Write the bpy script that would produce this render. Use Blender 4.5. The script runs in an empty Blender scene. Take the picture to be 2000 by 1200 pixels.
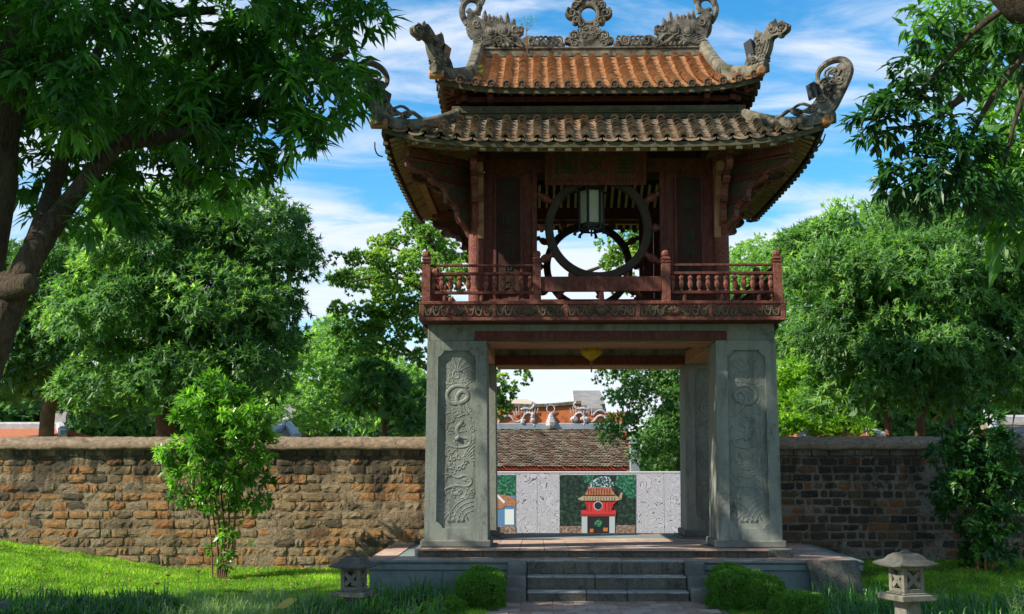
import bpy, math, random
import numpy as np
from mathutils import Vector, Matrix, noise as mnoise

random.seed(7); RNG = np.random.default_rng(11)
SC = bpy.context.scene
COL = SC.collection

# ---------------------------------------------------------------- camera
F = 2360.0                      # focal length in pixels of a 2000 px wide frame
YAW = math.atan(48 / F); TILT = math.atan(295 / F); EYE = 2.17
FW = Vector((-math.sin(YAW) * math.cos(TILT), math.cos(YAW) * math.cos(TILT), math.sin(TILT)))
RT = Vector((math.cos(YAW), math.sin(YAW), 0)); UP = RT.cross(FW)
cam = bpy.data.cameras.new('camera'); camo = bpy.data.objects.new('camera', cam); COL.objects.link(camo)
cam.sensor_width = 36; cam.lens = 36 * F / 2000; cam.clip_start = 0.1; cam.clip_end = 3000
camo.matrix_world = Matrix((( RT.x, UP.x, -FW.x, 0), (RT.y, UP.y, -FW.y, 0), (RT.z, UP.z, -FW.z, EYE), (0, 0, 0, 1)))
SC.camera = camo

# ---------------------------------------------------------------- sun and sky
SUN_EL, SUN_AZ = math.radians(38), math.radians(23)      # azimuth: towards the viewer from due left
SDIR = Vector((-math.cos(SUN_EL) * math.cos(SUN_AZ), -math.cos(SUN_EL) * math.sin(SUN_AZ), math.sin(SUN_EL)))
sun = bpy.data.lights.new('sun', 'SUN'); sun.energy = 5.0; sun.angle = math.radians(0.55); sun.color = (1.0, 0.93, 0.80)
suno = bpy.data.objects.new('sun', sun); COL.objects.link(suno)
suno.rotation_euler = SDIR.to_track_quat('Z', 'Y').to_euler()
SC.view_settings.view_transform = 'Standard'; SC.view_settings.look = 'None'
SC.view_settings.exposure = 0.78; SC.view_settings.gamma = 1.0; SC.view_settings.use_curve_mapping = False
SC.cycles.use_denoising = True; SC.cycles.max_bounces = 8; SC.cycles.transparent_max_bounces = 4
SC.cycles.diffuse_bounces = 4; SC.cycles.glossy_bounces = 2; SC.cycles.use_adaptive_sampling = True
SC.cycles.sample_clamp_indirect = 6.0

world = bpy.data.worlds.new('World'); SC.world = world; world.use_nodes = True
def make_sky():
    nt = world.node_tree; n = nt.nodes; n.clear(); L = nt.links.new
    out = n.new('ShaderNodeOutputWorld'); bg = n.new('ShaderNodeBackground'); bg.inputs[1].default_value = 0.14
    sky = n.new('ShaderNodeTexSky'); sky.sky_type = 'NISHITA'; sky.sun_disc = False
    sky.sun_elevation = SUN_EL; sky.sun_rotation = math.atan2(SDIR.x, SDIR.y)
    sky.air_density = 1.0; sky.dust_density = 0.25; sky.ozone_density = 4.0; sky.altitude = 600
    hs = n.new('ShaderNodeHueSaturation'); hs.inputs['Saturation'].default_value = 1.30; hs.inputs['Value'].default_value = 0.90; hs.inputs['Hue'].default_value = 0.488
    L(sky.outputs[0], hs.inputs['Color'])
    tc = n.new('ShaderNodeTexCoord'); sep = n.new('ShaderNodeSeparateXYZ'); L(tc.outputs['Generated'], sep.inputs[0])
    zc = n.new('ShaderNodeMath'); zc.operation = 'MAXIMUM'; zc.inputs[1].default_value = 0.02; L(sep.outputs[2], zc.inputs[0])
    za = n.new('ShaderNodeMath'); za.operation = 'ADD'; za.inputs[1].default_value = 0.22; L(zc.outputs[0], za.inputs[0])
    dx = n.new('ShaderNodeMath'); dx.operation = 'DIVIDE'; L(sep.outputs[0], dx.inputs[0]); L(za.outputs[0], dx.inputs[1])
    dy = n.new('ShaderNodeMath'); dy.operation = 'DIVIDE'; L(sep.outputs[1], dy.inputs[0]); L(za.outputs[0], dy.inputs[1])
    cb = n.new('ShaderNodeCombineXYZ'); L(dx.outputs[0], cb.inputs[0]); L(dy.outputs[0], cb.inputs[1])
    mp = n.new('ShaderNodeMapping'); mp.inputs['Rotation'].default_value = (0, 0, math.radians(-14)); mp.inputs['Scale'].default_value = (0.75, 1.55, 1)
    mp.inputs['Location'].default_value = (3.1, 1.2, 0)
    L(cb.outputs[0], mp.inputs[0])
    def nz(scale, det, rough, dist):
        t = n.new('ShaderNodeTexNoise'); t.inputs['Scale'].default_value = scale; t.inputs['Detail'].default_value = det
        t.inputs['Roughness'].default_value = rough; t.inputs['Distortion'].default_value = dist; L(mp.outputs[0], t.inputs['Vector']); return t
    a = nz(1.1, 3, 0.5, 0.3); b = nz(4.2, 9, 0.62, 0.6)
    m1 = n.new('ShaderNodeMath'); m1.operation = 'MULTIPLY_ADD'; m1.inputs[1].default_value = 0.75; L(a.outputs[0], m1.inputs[0])
    m2 = n.new('ShaderNodeMath'); m2.operation = 'MULTIPLY'; m2.inputs[1].default_value = 0.55; L(b.outputs[0], m2.inputs[0]); L(m2.outputs[0], m1.inputs[2])
    low = n.new('ShaderNodeMapRange'); low.inputs[1].default_value = 0.36; low.inputs[2].default_value = 0.05
    low.inputs[3].default_value = -0.085; low.inputs[4].default_value = 0.10; L(sep.outputs[2], low.inputs[0])
    m3 = n.new('ShaderNodeMath'); m3.operation = 'ADD'; L(m1.outputs[0], m3.inputs[0]); L(low.outputs[0], m3.inputs[1])
    rp = n.new('ShaderNodeMapRange'); rp.interpolation_type = 'SMOOTHSTEP'
    rp.inputs[1].default_value = 0.51; rp.inputs[2].default_value = 0.75; rp.inputs[3].default_value = 0; rp.inputs[4].default_value = 0.92; L(m3.outputs[0], rp.inputs[0])
    mx = n.new('ShaderNodeMix'); mx.data_type = 'RGBA'; L(rp.outputs[0], mx.inputs[0]); L(hs.outputs[0], mx.inputs[6])
    mx.inputs[7].default_value = (3.9, 4.15, 4.6, 1)
    L(mx.outputs[2], bg.inputs[0]); L(bg.outputs[0], out.inputs[0])
make_sky()

# ---------------------------------------------------------------- helpers
def W(px, py, Y):
    """point of the place seen at (px, py) of the 2000 x 1200 frame, on the upright plane at distance Y"""
    d = FW * F + RT * (px - 1000) - UP * (py - 600); t = Y / d.y
    return Vector((d.x * t, Y, d.z * t + EYE))
def WX(px, Y, py=895): return W(px, py, Y).x
def WZ(py, Y, px=1100): return W(px, py, Y).z

ORG = {}                       # world origin of every object made here
def reg(o, parent, org):
    ORG[o.name] = Vector(org); COL.objects.link(o)
    if parent is not None:
        o.parent = parent; o.location = Vector(org) - ORG[parent.name]
    else: o.location = Vector(org)
    return o
def tag(o, label=None, cat=None, group=None, kind=None):
    if label: o['label'] = label
    if cat: o['category'] = cat
    if group: o['group'] = group
    if kind: o['kind'] = kind
    return o
def thing(name, label, cat, loc, group=None):
    o = bpy.data.objects.new(name, None); o.empty_display_size = 0.2
    reg(o, None, loc); return tag(o, label, cat, group)
def piece(name, mesh, parent, loc, rot=(0, 0, 0), scale=(1, 1, 1)):
    """an object sharing mesh data, at a world place, under parent"""
    o = bpy.data.objects.new(name, mesh); reg(o, parent, loc); o.rotation_euler = rot; o.scale = scale; return o

class MB:
    def __init__(s): s.v = []; s.f = []
    def add(s, vs, fs):
        n = len(s.v); s.v += [tuple(p) for p in vs]; s.f += [tuple(i + n for i in f) for f in fs]; return s
    def box(s, x0, x1, y0, y1, z0, z1):
        return s.add([(x0,y0,z0),(x1,y0,z0),(x1,y1,z0),(x0,y1,z0),(x0,y0,z1),(x1,y0,z1),(x1,y1,z1),(x0,y1,z1)],
              [(0,3,2,1),(4,5,6,7),(0,1,5,4),(1,2,6,5),(2,3,7,6),(3,0,4,7)])
    def frustum(s, a, b):      # a, b: 4 corner points each (bottom ccw, top ccw)
        return s.add(list(a) + list(b), [(0,3,2,1),(4,5,6,7),(0,1,5,4),(1,2,6,5),(2,3,7,6),(3,0,4,7)])
    def bar(s, p0, p1, w, h, up=(0, 0, 1)):
        p0 = Vector(p0); p1 = Vector(p1); d = (p1 - p0).normalized(); u = Vector(up)
        sd = d.cross(u)
        if sd.length < 1e-4: sd = d.cross(Vector((1, 0, 0)))
        sd.normalize(); u = sd.cross(d)
        q = lambda p: [p - sd*w/2 - u*h/2, p + sd*w/2 - u*h/2, p + sd*w/2 + u*h/2, p - sd*w/2 + u*h/2]
        a, b = q(p0), q(p1)
        return s.add(a + b, [(0,1,2,3),(7,6,5,4),(0,4,5,1),(1,5,6,2),(2,6,7,3),(3,7,4,0)])
    def sweep(s, pts, w, h, up=(0, 0, 1), top=None):   # rectangle swept, pts = centre of its base
        pts = [Vector(p) for p in pts]; n = len(s.v); K = len(pts); vs = []; u = Vector(up)
        for i, p in enumerate(pts):
            d = (pts[min(i+1, K-1)] - pts[max(i-1, 0)]).normalized(); sd = d.cross(u).normalized()
            hh = h[i] if isinstance(h, (list, tuple)) else h; ww = w[i] if isinstance(w, (list, tuple)) else w
            tw = ww * (top or 1)
            vs += [p - sd*ww/2, p + sd*ww/2, p + sd*ww/2 + u*hh*0.75, p + sd*tw*0.3 + u*hh, p - sd*tw*0.3 + u*hh, p - sd*ww/2 + u*hh*0.75]
        fs = [tuple(reversed(range(6))), tuple(range((K-1)*6, K*6))]
        for i in range(K-1):
            for j in range(6): fs.append((i*6+j, i*6+(j+1) % 6, (i+1)*6+(j+1) % 6, (i+1)*6+j))
        return s.add(vs, fs)
    def tube(s, pts, r, seg=6, flat=None, ff=1.0, cap=True):
        pts = [Vector(p) for p in pts]; K = len(pts); vs = []
        u = Vector((0, 0, 1))
        d0 = (pts[1] - pts[0]).normalized()
        u = d0.orthogonal().normalized() if flat is None else Vector(flat)
        for i, p in enumerate(pts):
            d = (pts[min(i+1, K-1)] - pts[max(i-1, 0)])
            if d.length < 1e-9: d = d0
            d.normalize(); u = (u - d * u.dot(d)); u = u.normalized() if u.length > 1e-6 else d.orthogonal().normalized()
            sd = d.cross(u); rr = r[i] if isinstance(r, (list, tuple)) else r
            for k in range(seg):
                a = 2*math.pi*k/seg; vs.append(p + sd*math.cos(a)*rr + u*math.sin(a)*rr*ff)
            if flat is not None: u = Vector(flat)
        fs = []
        for i in range(K-1):
            for k in range(seg): fs.append((i*seg+k, i*seg+(k+1) % seg, (i+1)*seg+(k+1) % seg, (i+1)*seg+k))
        if cap: fs += [tuple(reversed(range(seg))), tuple(range((K-1)*seg, K*seg))]
        return s.add(vs, fs)
    def lathe(s, prof, c, seg=12, axis=(0, 0, 1), close=True):
        c = Vector(c); ax = Vector(axis).normalized(); u = ax.orthogonal().normalized(); w = ax.cross(u); vs = []
        for r, z in prof:
            for k in range(seg):
                a = 2*math.pi*(k+.5)/seg; vs.append(c + ax*z + u*math.cos(a)*r + w*math.sin(a)*r)
        fs = []
        for i in range(len(prof)-1):
            for k in range(seg): fs.append((i*seg+k, i*seg+(k+1) % seg, (i+1)*seg+(k+1) % seg, (i+1)*seg+k))
        if close: fs += [tuple(reversed(range(seg))), tuple(range((len(prof)-1)*seg, len(prof)*seg))]
        return s.add(vs, fs)
    def ball(s, c, r, seg=8, rings=6):
        c = Vector(c); r = Vector((r, r, r)) if not hasattr(r, '__len__') else Vector(r); vs = []; fs = []
        for i in range(rings+1):
            t = math.pi*i/rings
            for k in range(seg):
                a = 2*math.pi*k/seg; vs.append((c.x + r.x*math.sin(t)*math.cos(a), c.y + r.y*math.sin(t)*math.sin(a), c.z + r.z*math.cos(t)))
        for i in range(rings):
            for k in range(seg): fs.append((i*seg+k, (i+1)*seg+k, (i+1)*seg+(k+1) % seg, i*seg+(k+1) % seg))
        return s.add(vs, fs)
    def prism(s, poly, fn, t0, t1):    # poly 2-D outline, fn(u, w, t) -> world
        n = len(poly); vs = [fn(u, w, t0) for u, w in poly] + [fn(u, w, t1) for u, w in poly]
        fs = [tuple(range(n)), tuple(reversed(range(n, 2*n)))] + [((i+1) % n, i, i+n, (i+1) % n+n) for i in range(n)]
        return s.add(vs, fs)
    def mesh(s, name, mat, smooth=False, org=(0, 0, 0)):
        me = bpy.data.meshes.new(name); o = Vector(org)
        me.from_pydata([(x-o.x, y-o.y, z-o.z) for x, y, z in s.v], [], s.f)
        if smooth: me.polygons.foreach_set('use_smooth', [True]*len(me.polygons))
        if mat is not None: me.materials.append(mat)
        me.update(); return me
    def build(s, name, mat, parent=None, org=None, smooth=False, bevel=0, fix=False):
        """ONE object; its origin is its parent's unless given"""
        if org is None: org = ORG[parent.name] if parent is not None else (0, 0, 0)
        me = s.mesh(name, mat, smooth, org)
        if fix:
            import bmesh
            bm = bmesh.new(); bm.from_mesh(me); bmesh.ops.recalc_face_normals(bm, faces=bm.faces); bm.to_mesh(me); bm.free()
        o = bpy.data.objects.new(name, me); reg(o, parent, org)
        if bevel:
            b = o.modifiers.new('bevel', 'BEVEL'); b.width = bevel; b.segments = 1; b.limit_method = 'ANGLE'; b.angle_limit = 0.7
        return o

# ---------------------------------------------------------------- materials
def nodes(name):
    m = bpy.data.materials.new(name); m.use_nodes = True; nt = m.node_tree
    return m, nt.nodes, nt.links.new, nt.nodes['Principled BSDF']
def ramp(n, stops):
    r = n.new('ShaderNodeValToRGB'); e = r.color_ramp.elements
    while len(e) > 1: e.remove(e[-1])
    e[0].position, e[0].color = stops[0][0], (*stops[0][1], 1)
    for p, c in stops[1:]:
        x = e.new(p); x.color = (*c, 1)
    return r
def noisen(n, L, vec, scale, det=4, rough=.6, dist=0):
    t = n.new('ShaderNodeTexNoise'); t.inputs['Scale'].default_value = scale; t.inputs['Detail'].default_value = det
    t.inputs['Roughness'].default_value = rough; t.inputs['Distortion'].default_value = dist
    if vec is not None: L(vec, t.inputs['Vector'])
    return t
def mixc(n, L, fac, a, b, mode='MIX'):
    m = n.new('ShaderNodeMix'); m.data_type = 'RGBA'; m.blend_type = mode
    for sock, v in ((0, fac), (6, a), (7, b)):
        if hasattr(v, 'is_linked') or hasattr(v, 'node'): L(v, m.inputs[sock])
        else: m.inputs[sock].default_value = v if sock == 0 else (*v, 1)
    return m.outputs[2]
def mrange(n, L, x, a, b, c=0, d=1, smooth=True):
    m = n.new('ShaderNodeMapRange'); m.interpolation_type = 'SMOOTHSTEP' if smooth else 'LINEAR'
    for i, v in enumerate((a, b, c, d)): m.inputs[i+1].default_value = v
    L(x, m.inputs[0]); return m.outputs[0]
def damp(n, L, pos, c, amt):
    """black algae stains: patches, commoner under the coping"""
    big = noisen(n, L, pos, 1.1, 6, .68, .3); sp = n.new('ShaderNodeSeparateXYZ'); L(pos, sp.inputs[0])
    mp = n.new('ShaderNodeMapping'); mp.inputs['Scale'].default_value = (1, 1, .25); L(pos, mp.inputs[0]); dr = noisen(n, L, mp.outputs[0], 2.6, 5, .65)
    zt = mrange(n, L, sp.outputs[2], 1.35, 2.2, 0, .16); a = n.new('ShaderNodeMath'); a.operation = 'ADD'; L(zt, a.inputs[0]); L(dr.outputs[0], a.inputs[1])
    c = mixc(n, L, mrange(n, L, a.outputs[0], .56, .70, 0, amt), c, (.04,.038,.028))
    return mixc(n, L, mrange(n, L, big.outputs[0], .52, .66, 0, amt*.8), c, (.05,.045,.034))
def weathered(name, stops, scale=3, stain=None, stain_scale=1.5, stain_lo=.55, stain_hi=.7, rough=.85, bump=.3, bump_scale=40,
              stretch=(1, 1, 1), rnd=0.0, grain=None, spec=.3, local=False, streak=None, bumpd=.02, wall=0):
    m, n, L, P = nodes(name)
    if local: vec = n.new('ShaderNodeTexCoord').outputs['Object']
    else: vec = n.new('ShaderNodeNewGeometry').outputs['Position']
    mp = n.new('ShaderNodeMapping'); mp.inputs['Scale'].default_value = stretch; L(vec, mp.inputs[0]); v = mp.outputs[0]
    t = noisen(n, L, v, scale, 6, .65); fac = t.outputs[0]
    if rnd:
        oi = n.new('ShaderNodeObjectInfo'); ma = n.new('ShaderNodeMath'); ma.operation = 'MULTIPLY_ADD'
        ma.inputs[1].default_value = rnd; L(oi.outputs['Random'], ma.inputs[0])
        mb = n.new('ShaderNodeMath'); mb.operation = 'SUBTRACT'; L(fac, mb.inputs[0]); mb.inputs[1].default_value = rnd/2
        L(mb.outputs[0], ma.inputs[2]); fac = ma.outputs[0]
    r = ramp(n, stops); L(fac, r.inputs[0]); c = r.outputs[0]
    if stain:
        s = noisen(n, L, v, stain_scale, 8, .7, .3)
        c = mixc(n, L, mrange(n, L, s.outputs[0], stain_lo, stain_hi), c, stain)
    if grain:
        g = noisen(n, L, v, grain[0], 3, .6); c = mixc(n, L, mrange(n, L, g.outputs[0], .35, .7, 0, grain[1]), c, grain[2])
    if wall: c = damp(n, L, vec, c, wall)
    if streak:       # runs of dirt: (scale, lo, hi, amount, colour)
        mp2 = n.new('ShaderNodeMapping'); mp2.inputs['Scale'].default_value = (1, 1, .10); L(vec, mp2.inputs[0])
        g2 = noisen(n, L, mp2.outputs[0], streak[0], 6, .7, .2); c = mixc(n, L, mrange(n, L, g2.outputs[0], streak[1], streak[2], 0, streak[3]), c, streak[4])
    L(c, P.inputs['Base Color']); P.inputs['Roughness'].default_value = rough; P.inputs['Specular IOR Level'].default_value = spec
    if bump:
        b = noisen(n, L, v, bump_scale, 5, .7); bn = n.new('ShaderNodeBump'); bn.inputs['Strength'].default_value = bump
        bn.inputs['Distance'].default_value = bumpd; L(b.outputs[0], bn.inputs['Height']); L(bn.outputs[0], P.inputs['Normal'])
    return m
def plain(name, c, rough=.6, metal=0, spec=.4):
    m, n, L, P = nodes(name); P.inputs['Base Color'].default_value = (*c, 1); P.inputs['Roughness'].default_value = rough
    P.inputs['Metallic'].default_value = metal; P.inputs['Specular IOR Level'].default_value = spec; return m
def leafmat(name, dark, light, yellow=None, trans=.35, rough=.45, spec=.4, back=1.0):
    m, n, L, P = nodes(name)
    at = n.new('ShaderNodeAttribute'); at.attribute_name = 'tint'
    stops = [(0, dark), (.75, light)] + ([(1, yellow)] if yellow else [])
    r = ramp(n, stops); L(at.outputs['Fac'], r.inputs[0])
    L(r.outputs[0], P.inputs['Base Color']); P.inputs['Roughness'].default_value = rough; P.inputs['Specular IOR Level'].default_value = spec
    tr = n.new('ShaderNodeBsdfTranslucent'); tc = mixc(n, L, 1.0, r.outputs[0], (1.0*back, 1.15*back, .35*back), 'MULTIPLY')
    sc = n.new('ShaderNodeVectorMath'); sc.operation = 'SCALE'; sc.inputs['Scale'].default_value = 2.4; L(tc, sc.inputs[0]); L(sc.outputs[0], tr.inputs[0])
    mx = n.new('ShaderNodeMixShader'); mx.inputs[0].default_value = trans
    L(P.outputs[0], mx.inputs[1]); L(tr.outputs[0], mx.inputs[2]); L(mx.outputs[0], n['Material Output'].inputs[0])
    return m

M = {}
M['pillar'] = weathered('pillar_stone', [(.3, (.15,.17,.142)), (.55, (.205,.225,.19)), (.75, (.26,.27,.235))], 2.2, (.065,.068,.055), 1.6, .54, .68, .9, .45, 55, (1,1,.6), grain=(22, .45, (.27,.28,.25)), streak=(5, .50, .68, .6, (.075,.08,.065)))
M['stone'] = weathered('grey_stone', [(.3, (.10,.105,.09)), (.6, (.165,.165,.145)), (.8, (.25,.24,.21))], 3, (.07,.07,.055), 2.1, .55, .7, .9, .45, 45)
M['step'] = weathered('step_stone', [(.3, (.075,.068,.052)), (.6, (.12,.11,.085)), (.8, (.19,.175,.14))], 4, (.045,.045,.033), 2.5, .48, .64, .9, .7, 60, grain=(30, .5, (.22,.20,.16)), streak=(9, .5, .66, .6, (.04,.04,.03)))
M['stepedge'] = weathered('step_edge', [(.3, (.24,.24,.22)), (.7, (.38,.38,.35))], 6, (.12,.12,.1), 5, .5, .7, .9, .4, 60)
M['plaster'] = weathered('blue_grey_plaster', [(.3, (.13,.165,.16)), (.6, (.185,.225,.215)), (.8, (.26,.285,.265))], 2, (.09,.12,.11), 1.3, .52, .72, .9, .25, 40)
M['lantern'] = weathered('lantern_stone', [(.3, (.12,.11,.085)), (.6, (.20,.185,.145)), (.8, (.28,.26,.21))], 9, (.07,.07,.05), 6, .5, .7, .95, .5, 90)
M['lanterncap'] = weathered('lantern_cap', [(.3, (.06,.057,.048)), (.6, (.105,.10,.088)), (.8, (.16,.15,.135))], 9, (.06,.065,.045), 5, .5, .7, .95, .5, 90)
M['mortarcarve'] = weathered('weathered_mortar', [(.25, (.06,.052,.04)), (.5, (.14,.125,.098)), (.75, (.30,.27,.215))], 7, (.03,.027,.02), 4, .47, .62, .95, .6, 60)
M['ridge'] = weathered('ridge_mortar', [(.25, (.07,.062,.045)), (.5, (.15,.13,.092)), (.75, (.28,.24,.17))], 5, (.04,.04,.025), 3, .47, .64, .95, .5, 50)
M['moss'] = weathered('mossy_board', [(.3, (.055,.055,.03)), (.55, (.10,.092,.055)), (.8, (.18,.155,.10))], 6, (.05,.035,.02), 3, .5, .7, .95, .4, 50)
M['redwood'] = weathered('dark_red_wood', [(.3, (.07,.014,.010)), (.55, (.115,.024,.017)), (.8, (.17,.05,.033))], 3, (.045,.022,.015), 3, .50, .66, .7, .35, 60, (1,1,.35), grain=(26, .35, (.20,.10,.07)), streak=(14, .52, .66, .5, (.05,.025,.018)))
M['redbright'] = weathered('red_wood', [(.3, (.12,.024,.018)), (.6, (.19,.040,.028)), (.8, (.25,.085,.06))], 4, (.07,.03,.02), 4, .50, .66, .75, .4, 70, grain=(30, .5, (.30,.17,.12)), streak=(14, .52, .66, .5, (.07,.03,.022)))
M['brownwood'] = weathered('bare_wood', [(.3, (.24,.12,.06)), (.6, (.36,.20,.11)), (.8, (.46,.29,.17))], 5, (.16,.06,.035), 3, .52, .7, .8, .3, 60, (.3,1,1))
M['rafter'] = weathered('rafter_wood', [(.3, (.36,.24,.14)), (.6, (.50,.35,.21)), (.8, (.58,.42,.27))], 5, (.2,.1,.05), 3, .5, .7, .8, .3, 60)
M['darkwood'] = weathered('dark_wood', [(.3, (.03,.013,.009)), (.6, (.05,.022,.015)), (.8, (.07,.033,.022))], 4, None, bump=.2)
M['carve'] = weathered('faded_green_carving', [(.3, (.055,.05,.032)), (.55, (.09,.075,.05)), (.75, (.13,.10,.07))], 6, (.16,.035,.025), 5, .50, .64, .85, .4, 70)
M['ringwood'] = weathered('window_ring_wood', [(.3, (.035,.025,.019)), (.6, (.065,.047,.035)), (.8, (.10,.075,.055))], 5, (.16,.05,.03), 4, .6, .75, .75, .3, 60)
M['gold'] = weathered('dull_green_lettering', [(.3, (.016,.028,.012)), (.7, (.035,.045,.022))], 9, None, rough=.6)
M['roofwallred'] = weathered('faded_red_panel', [(.3, (.26,.06,.035)), (.7, (.36,.10,.06))], 3, (.12,.05,.03), 3)

def tilemat(name, greying=.5):
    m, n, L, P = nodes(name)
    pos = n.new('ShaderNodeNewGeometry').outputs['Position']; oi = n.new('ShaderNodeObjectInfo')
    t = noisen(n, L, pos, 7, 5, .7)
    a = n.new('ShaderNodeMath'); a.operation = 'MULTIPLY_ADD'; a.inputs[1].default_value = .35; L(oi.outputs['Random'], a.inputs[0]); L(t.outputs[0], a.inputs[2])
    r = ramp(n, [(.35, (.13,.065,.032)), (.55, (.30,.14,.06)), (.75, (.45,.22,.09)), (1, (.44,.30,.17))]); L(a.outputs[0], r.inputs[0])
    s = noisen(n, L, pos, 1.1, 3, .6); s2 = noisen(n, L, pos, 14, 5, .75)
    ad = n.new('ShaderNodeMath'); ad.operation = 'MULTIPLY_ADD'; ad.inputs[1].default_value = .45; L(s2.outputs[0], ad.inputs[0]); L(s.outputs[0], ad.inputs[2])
    f = mrange(n, L, ad.outputs[0], 1.18-greying*.6, 1.36-greying*.6)
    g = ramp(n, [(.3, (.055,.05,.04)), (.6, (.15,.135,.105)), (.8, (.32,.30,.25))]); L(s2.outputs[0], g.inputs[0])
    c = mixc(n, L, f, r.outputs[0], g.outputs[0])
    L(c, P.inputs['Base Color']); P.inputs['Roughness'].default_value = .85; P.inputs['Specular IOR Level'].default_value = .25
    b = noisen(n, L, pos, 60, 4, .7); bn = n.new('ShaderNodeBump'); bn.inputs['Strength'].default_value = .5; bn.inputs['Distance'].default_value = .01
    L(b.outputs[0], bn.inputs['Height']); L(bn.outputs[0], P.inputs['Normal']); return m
M['tile_up'] = tilemat('roof_tile_clay', .52)
M['tile_low'] = tilemat('roof_tile_grey', 1.0)  # grey patches spread wider than on the upper roof
M['tileedge'] = weathered('worn_tile_edge', [(.3, (.13,.09,.055)), (.5, (.27,.19,.12)), (.7, (.42,.33,.23))], 5, (.07,.06,.045), 3, .46, .62)
M['tileedgeo'] = weathered('worn_orange_edge', [(.3, (.26,.12,.055)), (.55, (.46,.24,.11)), (.75, (.55,.36,.19))], 6, (.14,.09,.055), 4, .5, .66)
M['endtile'] = weathered('end_tile', [(.3, (.07,.04,.025)), (.6, (.14,.075,.042)), (.8, (.20,.13,.085))], 8, (.05,.045,.035), 5, .48, .62)

def brickmat(name, stops, rough=.95):
    m, n, L, P = nodes(name); oi = n.new('ShaderNodeObjectInfo'); pos = n.new('ShaderNodeNewGeometry').outputs['Position']
    r = ramp(n, stops); r.color_ramp.interpolation = 'CONSTANT'; L(oi.outputs['Random'], r.inputs[0])
    t = noisen(n, L, pos, 9, 6, .75); c = mixc(n, L, mrange(n, L, t.outputs[0], .45, .72, 0, .8), r.outputs[0], (.10,.085,.06))
    t2 = noisen(n, L, pos, 28, 5, .7); c = mixc(n, L, mrange(n, L, t2.outputs[0], .55, .72, 0, .55), c, (.36,.31,.23))
    c = damp(n, L, pos, c, .8)
    L(c, P.inputs['Base Color']); P.inputs['Roughness'].default_value = rough; P.inputs['Specular IOR Level'].default_value = .15
    b = noisen(n, L, pos, 30, 8, .8); bn = n.new('ShaderNodeBump'); bn.inputs['Strength'].default_value = 1.0; bn.inputs['Distance'].default_value = .05
    L(b.outputs[0], bn.inputs['Height']); L(bn.outputs[0], P.inputs['Normal']); return m
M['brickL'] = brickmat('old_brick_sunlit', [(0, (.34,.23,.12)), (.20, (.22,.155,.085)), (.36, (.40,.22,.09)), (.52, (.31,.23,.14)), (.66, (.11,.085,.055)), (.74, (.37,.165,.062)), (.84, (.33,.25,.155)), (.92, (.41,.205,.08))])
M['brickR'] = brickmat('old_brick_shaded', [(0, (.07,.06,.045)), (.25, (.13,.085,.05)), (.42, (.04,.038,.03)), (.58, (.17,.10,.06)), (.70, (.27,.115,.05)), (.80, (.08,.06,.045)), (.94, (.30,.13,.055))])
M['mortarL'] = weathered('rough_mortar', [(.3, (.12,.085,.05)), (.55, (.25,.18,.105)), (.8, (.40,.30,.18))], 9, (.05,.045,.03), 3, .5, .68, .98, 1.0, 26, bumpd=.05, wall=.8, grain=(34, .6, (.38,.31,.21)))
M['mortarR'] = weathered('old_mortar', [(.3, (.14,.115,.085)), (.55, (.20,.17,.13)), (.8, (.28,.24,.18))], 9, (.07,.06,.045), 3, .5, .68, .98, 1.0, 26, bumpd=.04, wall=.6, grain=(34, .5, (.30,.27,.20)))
M['coping'] = weathered('wall_coping', [(.3, (.17,.12,.075)), (.55, (.32,.235,.15)), (.8, (.54,.42,.28))], 9, (.09,.075,.05), 3.2, .54, .68, .98, 1.0, 34, bumpd=.05, grain=(24, .4, (.13,.105,.07)))
M['paver'] = weathered('red_floor_tile', [(.3, (.33,.20,.145)), (.55, (.45,.31,.235)), (.8, (.52,.40,.32))], 5, (.22,.165,.125), 3, .5, .7, .85, .3, 50, rnd=.4)
M['bark'] = weathered('bark', [(.3, (.022,.014,.008)), (.55, (.045,.03,.016)), (.8, (.085,.058,.03))], 5, (.05,.055,.025), 2.5, .52, .66, .95, 1.0, 16, (1,1,.30), grain=(30, .6, (.11,.085,.05)), bumpd=.07)
M['barkfar'] = weathered('reddish_bark', [(.3, (.09,.045,.025)), (.7, (.22,.11,.06))], 5, None, bump=.5)
M['soil'] = weathered('soil', [(.3, (.07,.075,.02)), (.6, (.08,.14,.02)), (.8, (.08,.07,.035))], 2, None, bump=.5)
# ================================================================ ground
XC, YC = 1.07, 22.6
def sst(a, b, x):
    t = min(1, max(0, (x-a)/(b-a))); return t*t*(3-2*t)
def gz(x, y):
    """height of the ground"""
    h = 0.02
    h += 0.10 * sst(17.6, 21.5, y) if x < 1 else 0.27 * sst(18.2, 22.3, y) * sst(3.5, 6.5, x)
    h += 0.50 * sst(-6.3, -10.6, x) * sst(17.2, 20.6, y)
    h += 0.012 * math.sin(x*2.3 + y*1.7) * (1 if abs(x-1.1) > 4 else 0)
    if y > 24: h = h*(1 - sst(24, 30, y)) - 0.75 * sst(24, 34, y)
    return h
def axis(a, b, step, far):
    c = list(np.arange(a, b+1e-6, step)); r = []; d = step
    x = b
    while x < far: d *= 1.35; x += d; r.append(x)
    l = []; d = step; x = a
    while x > -far: d *= 1.35; x -= d; l.append(x)
    return l[::-1] + c + r
gx = axis(-14, 14, .4, 900); gy = axis(8, 36, .4, 900)
g = MB(); nx = len(gx)
g.v = [(x, y, gz(x, y)) for y in gy for x in gx]
g.f = [(j*nx+i, j*nx+i+1, (j+1)*nx+i+1, (j+1)*nx+i) for j in range(len(gy)-1) for i in range(nx-1)]
tag(g.build('ground', M['soil'], smooth=True), kind='structure')

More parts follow.
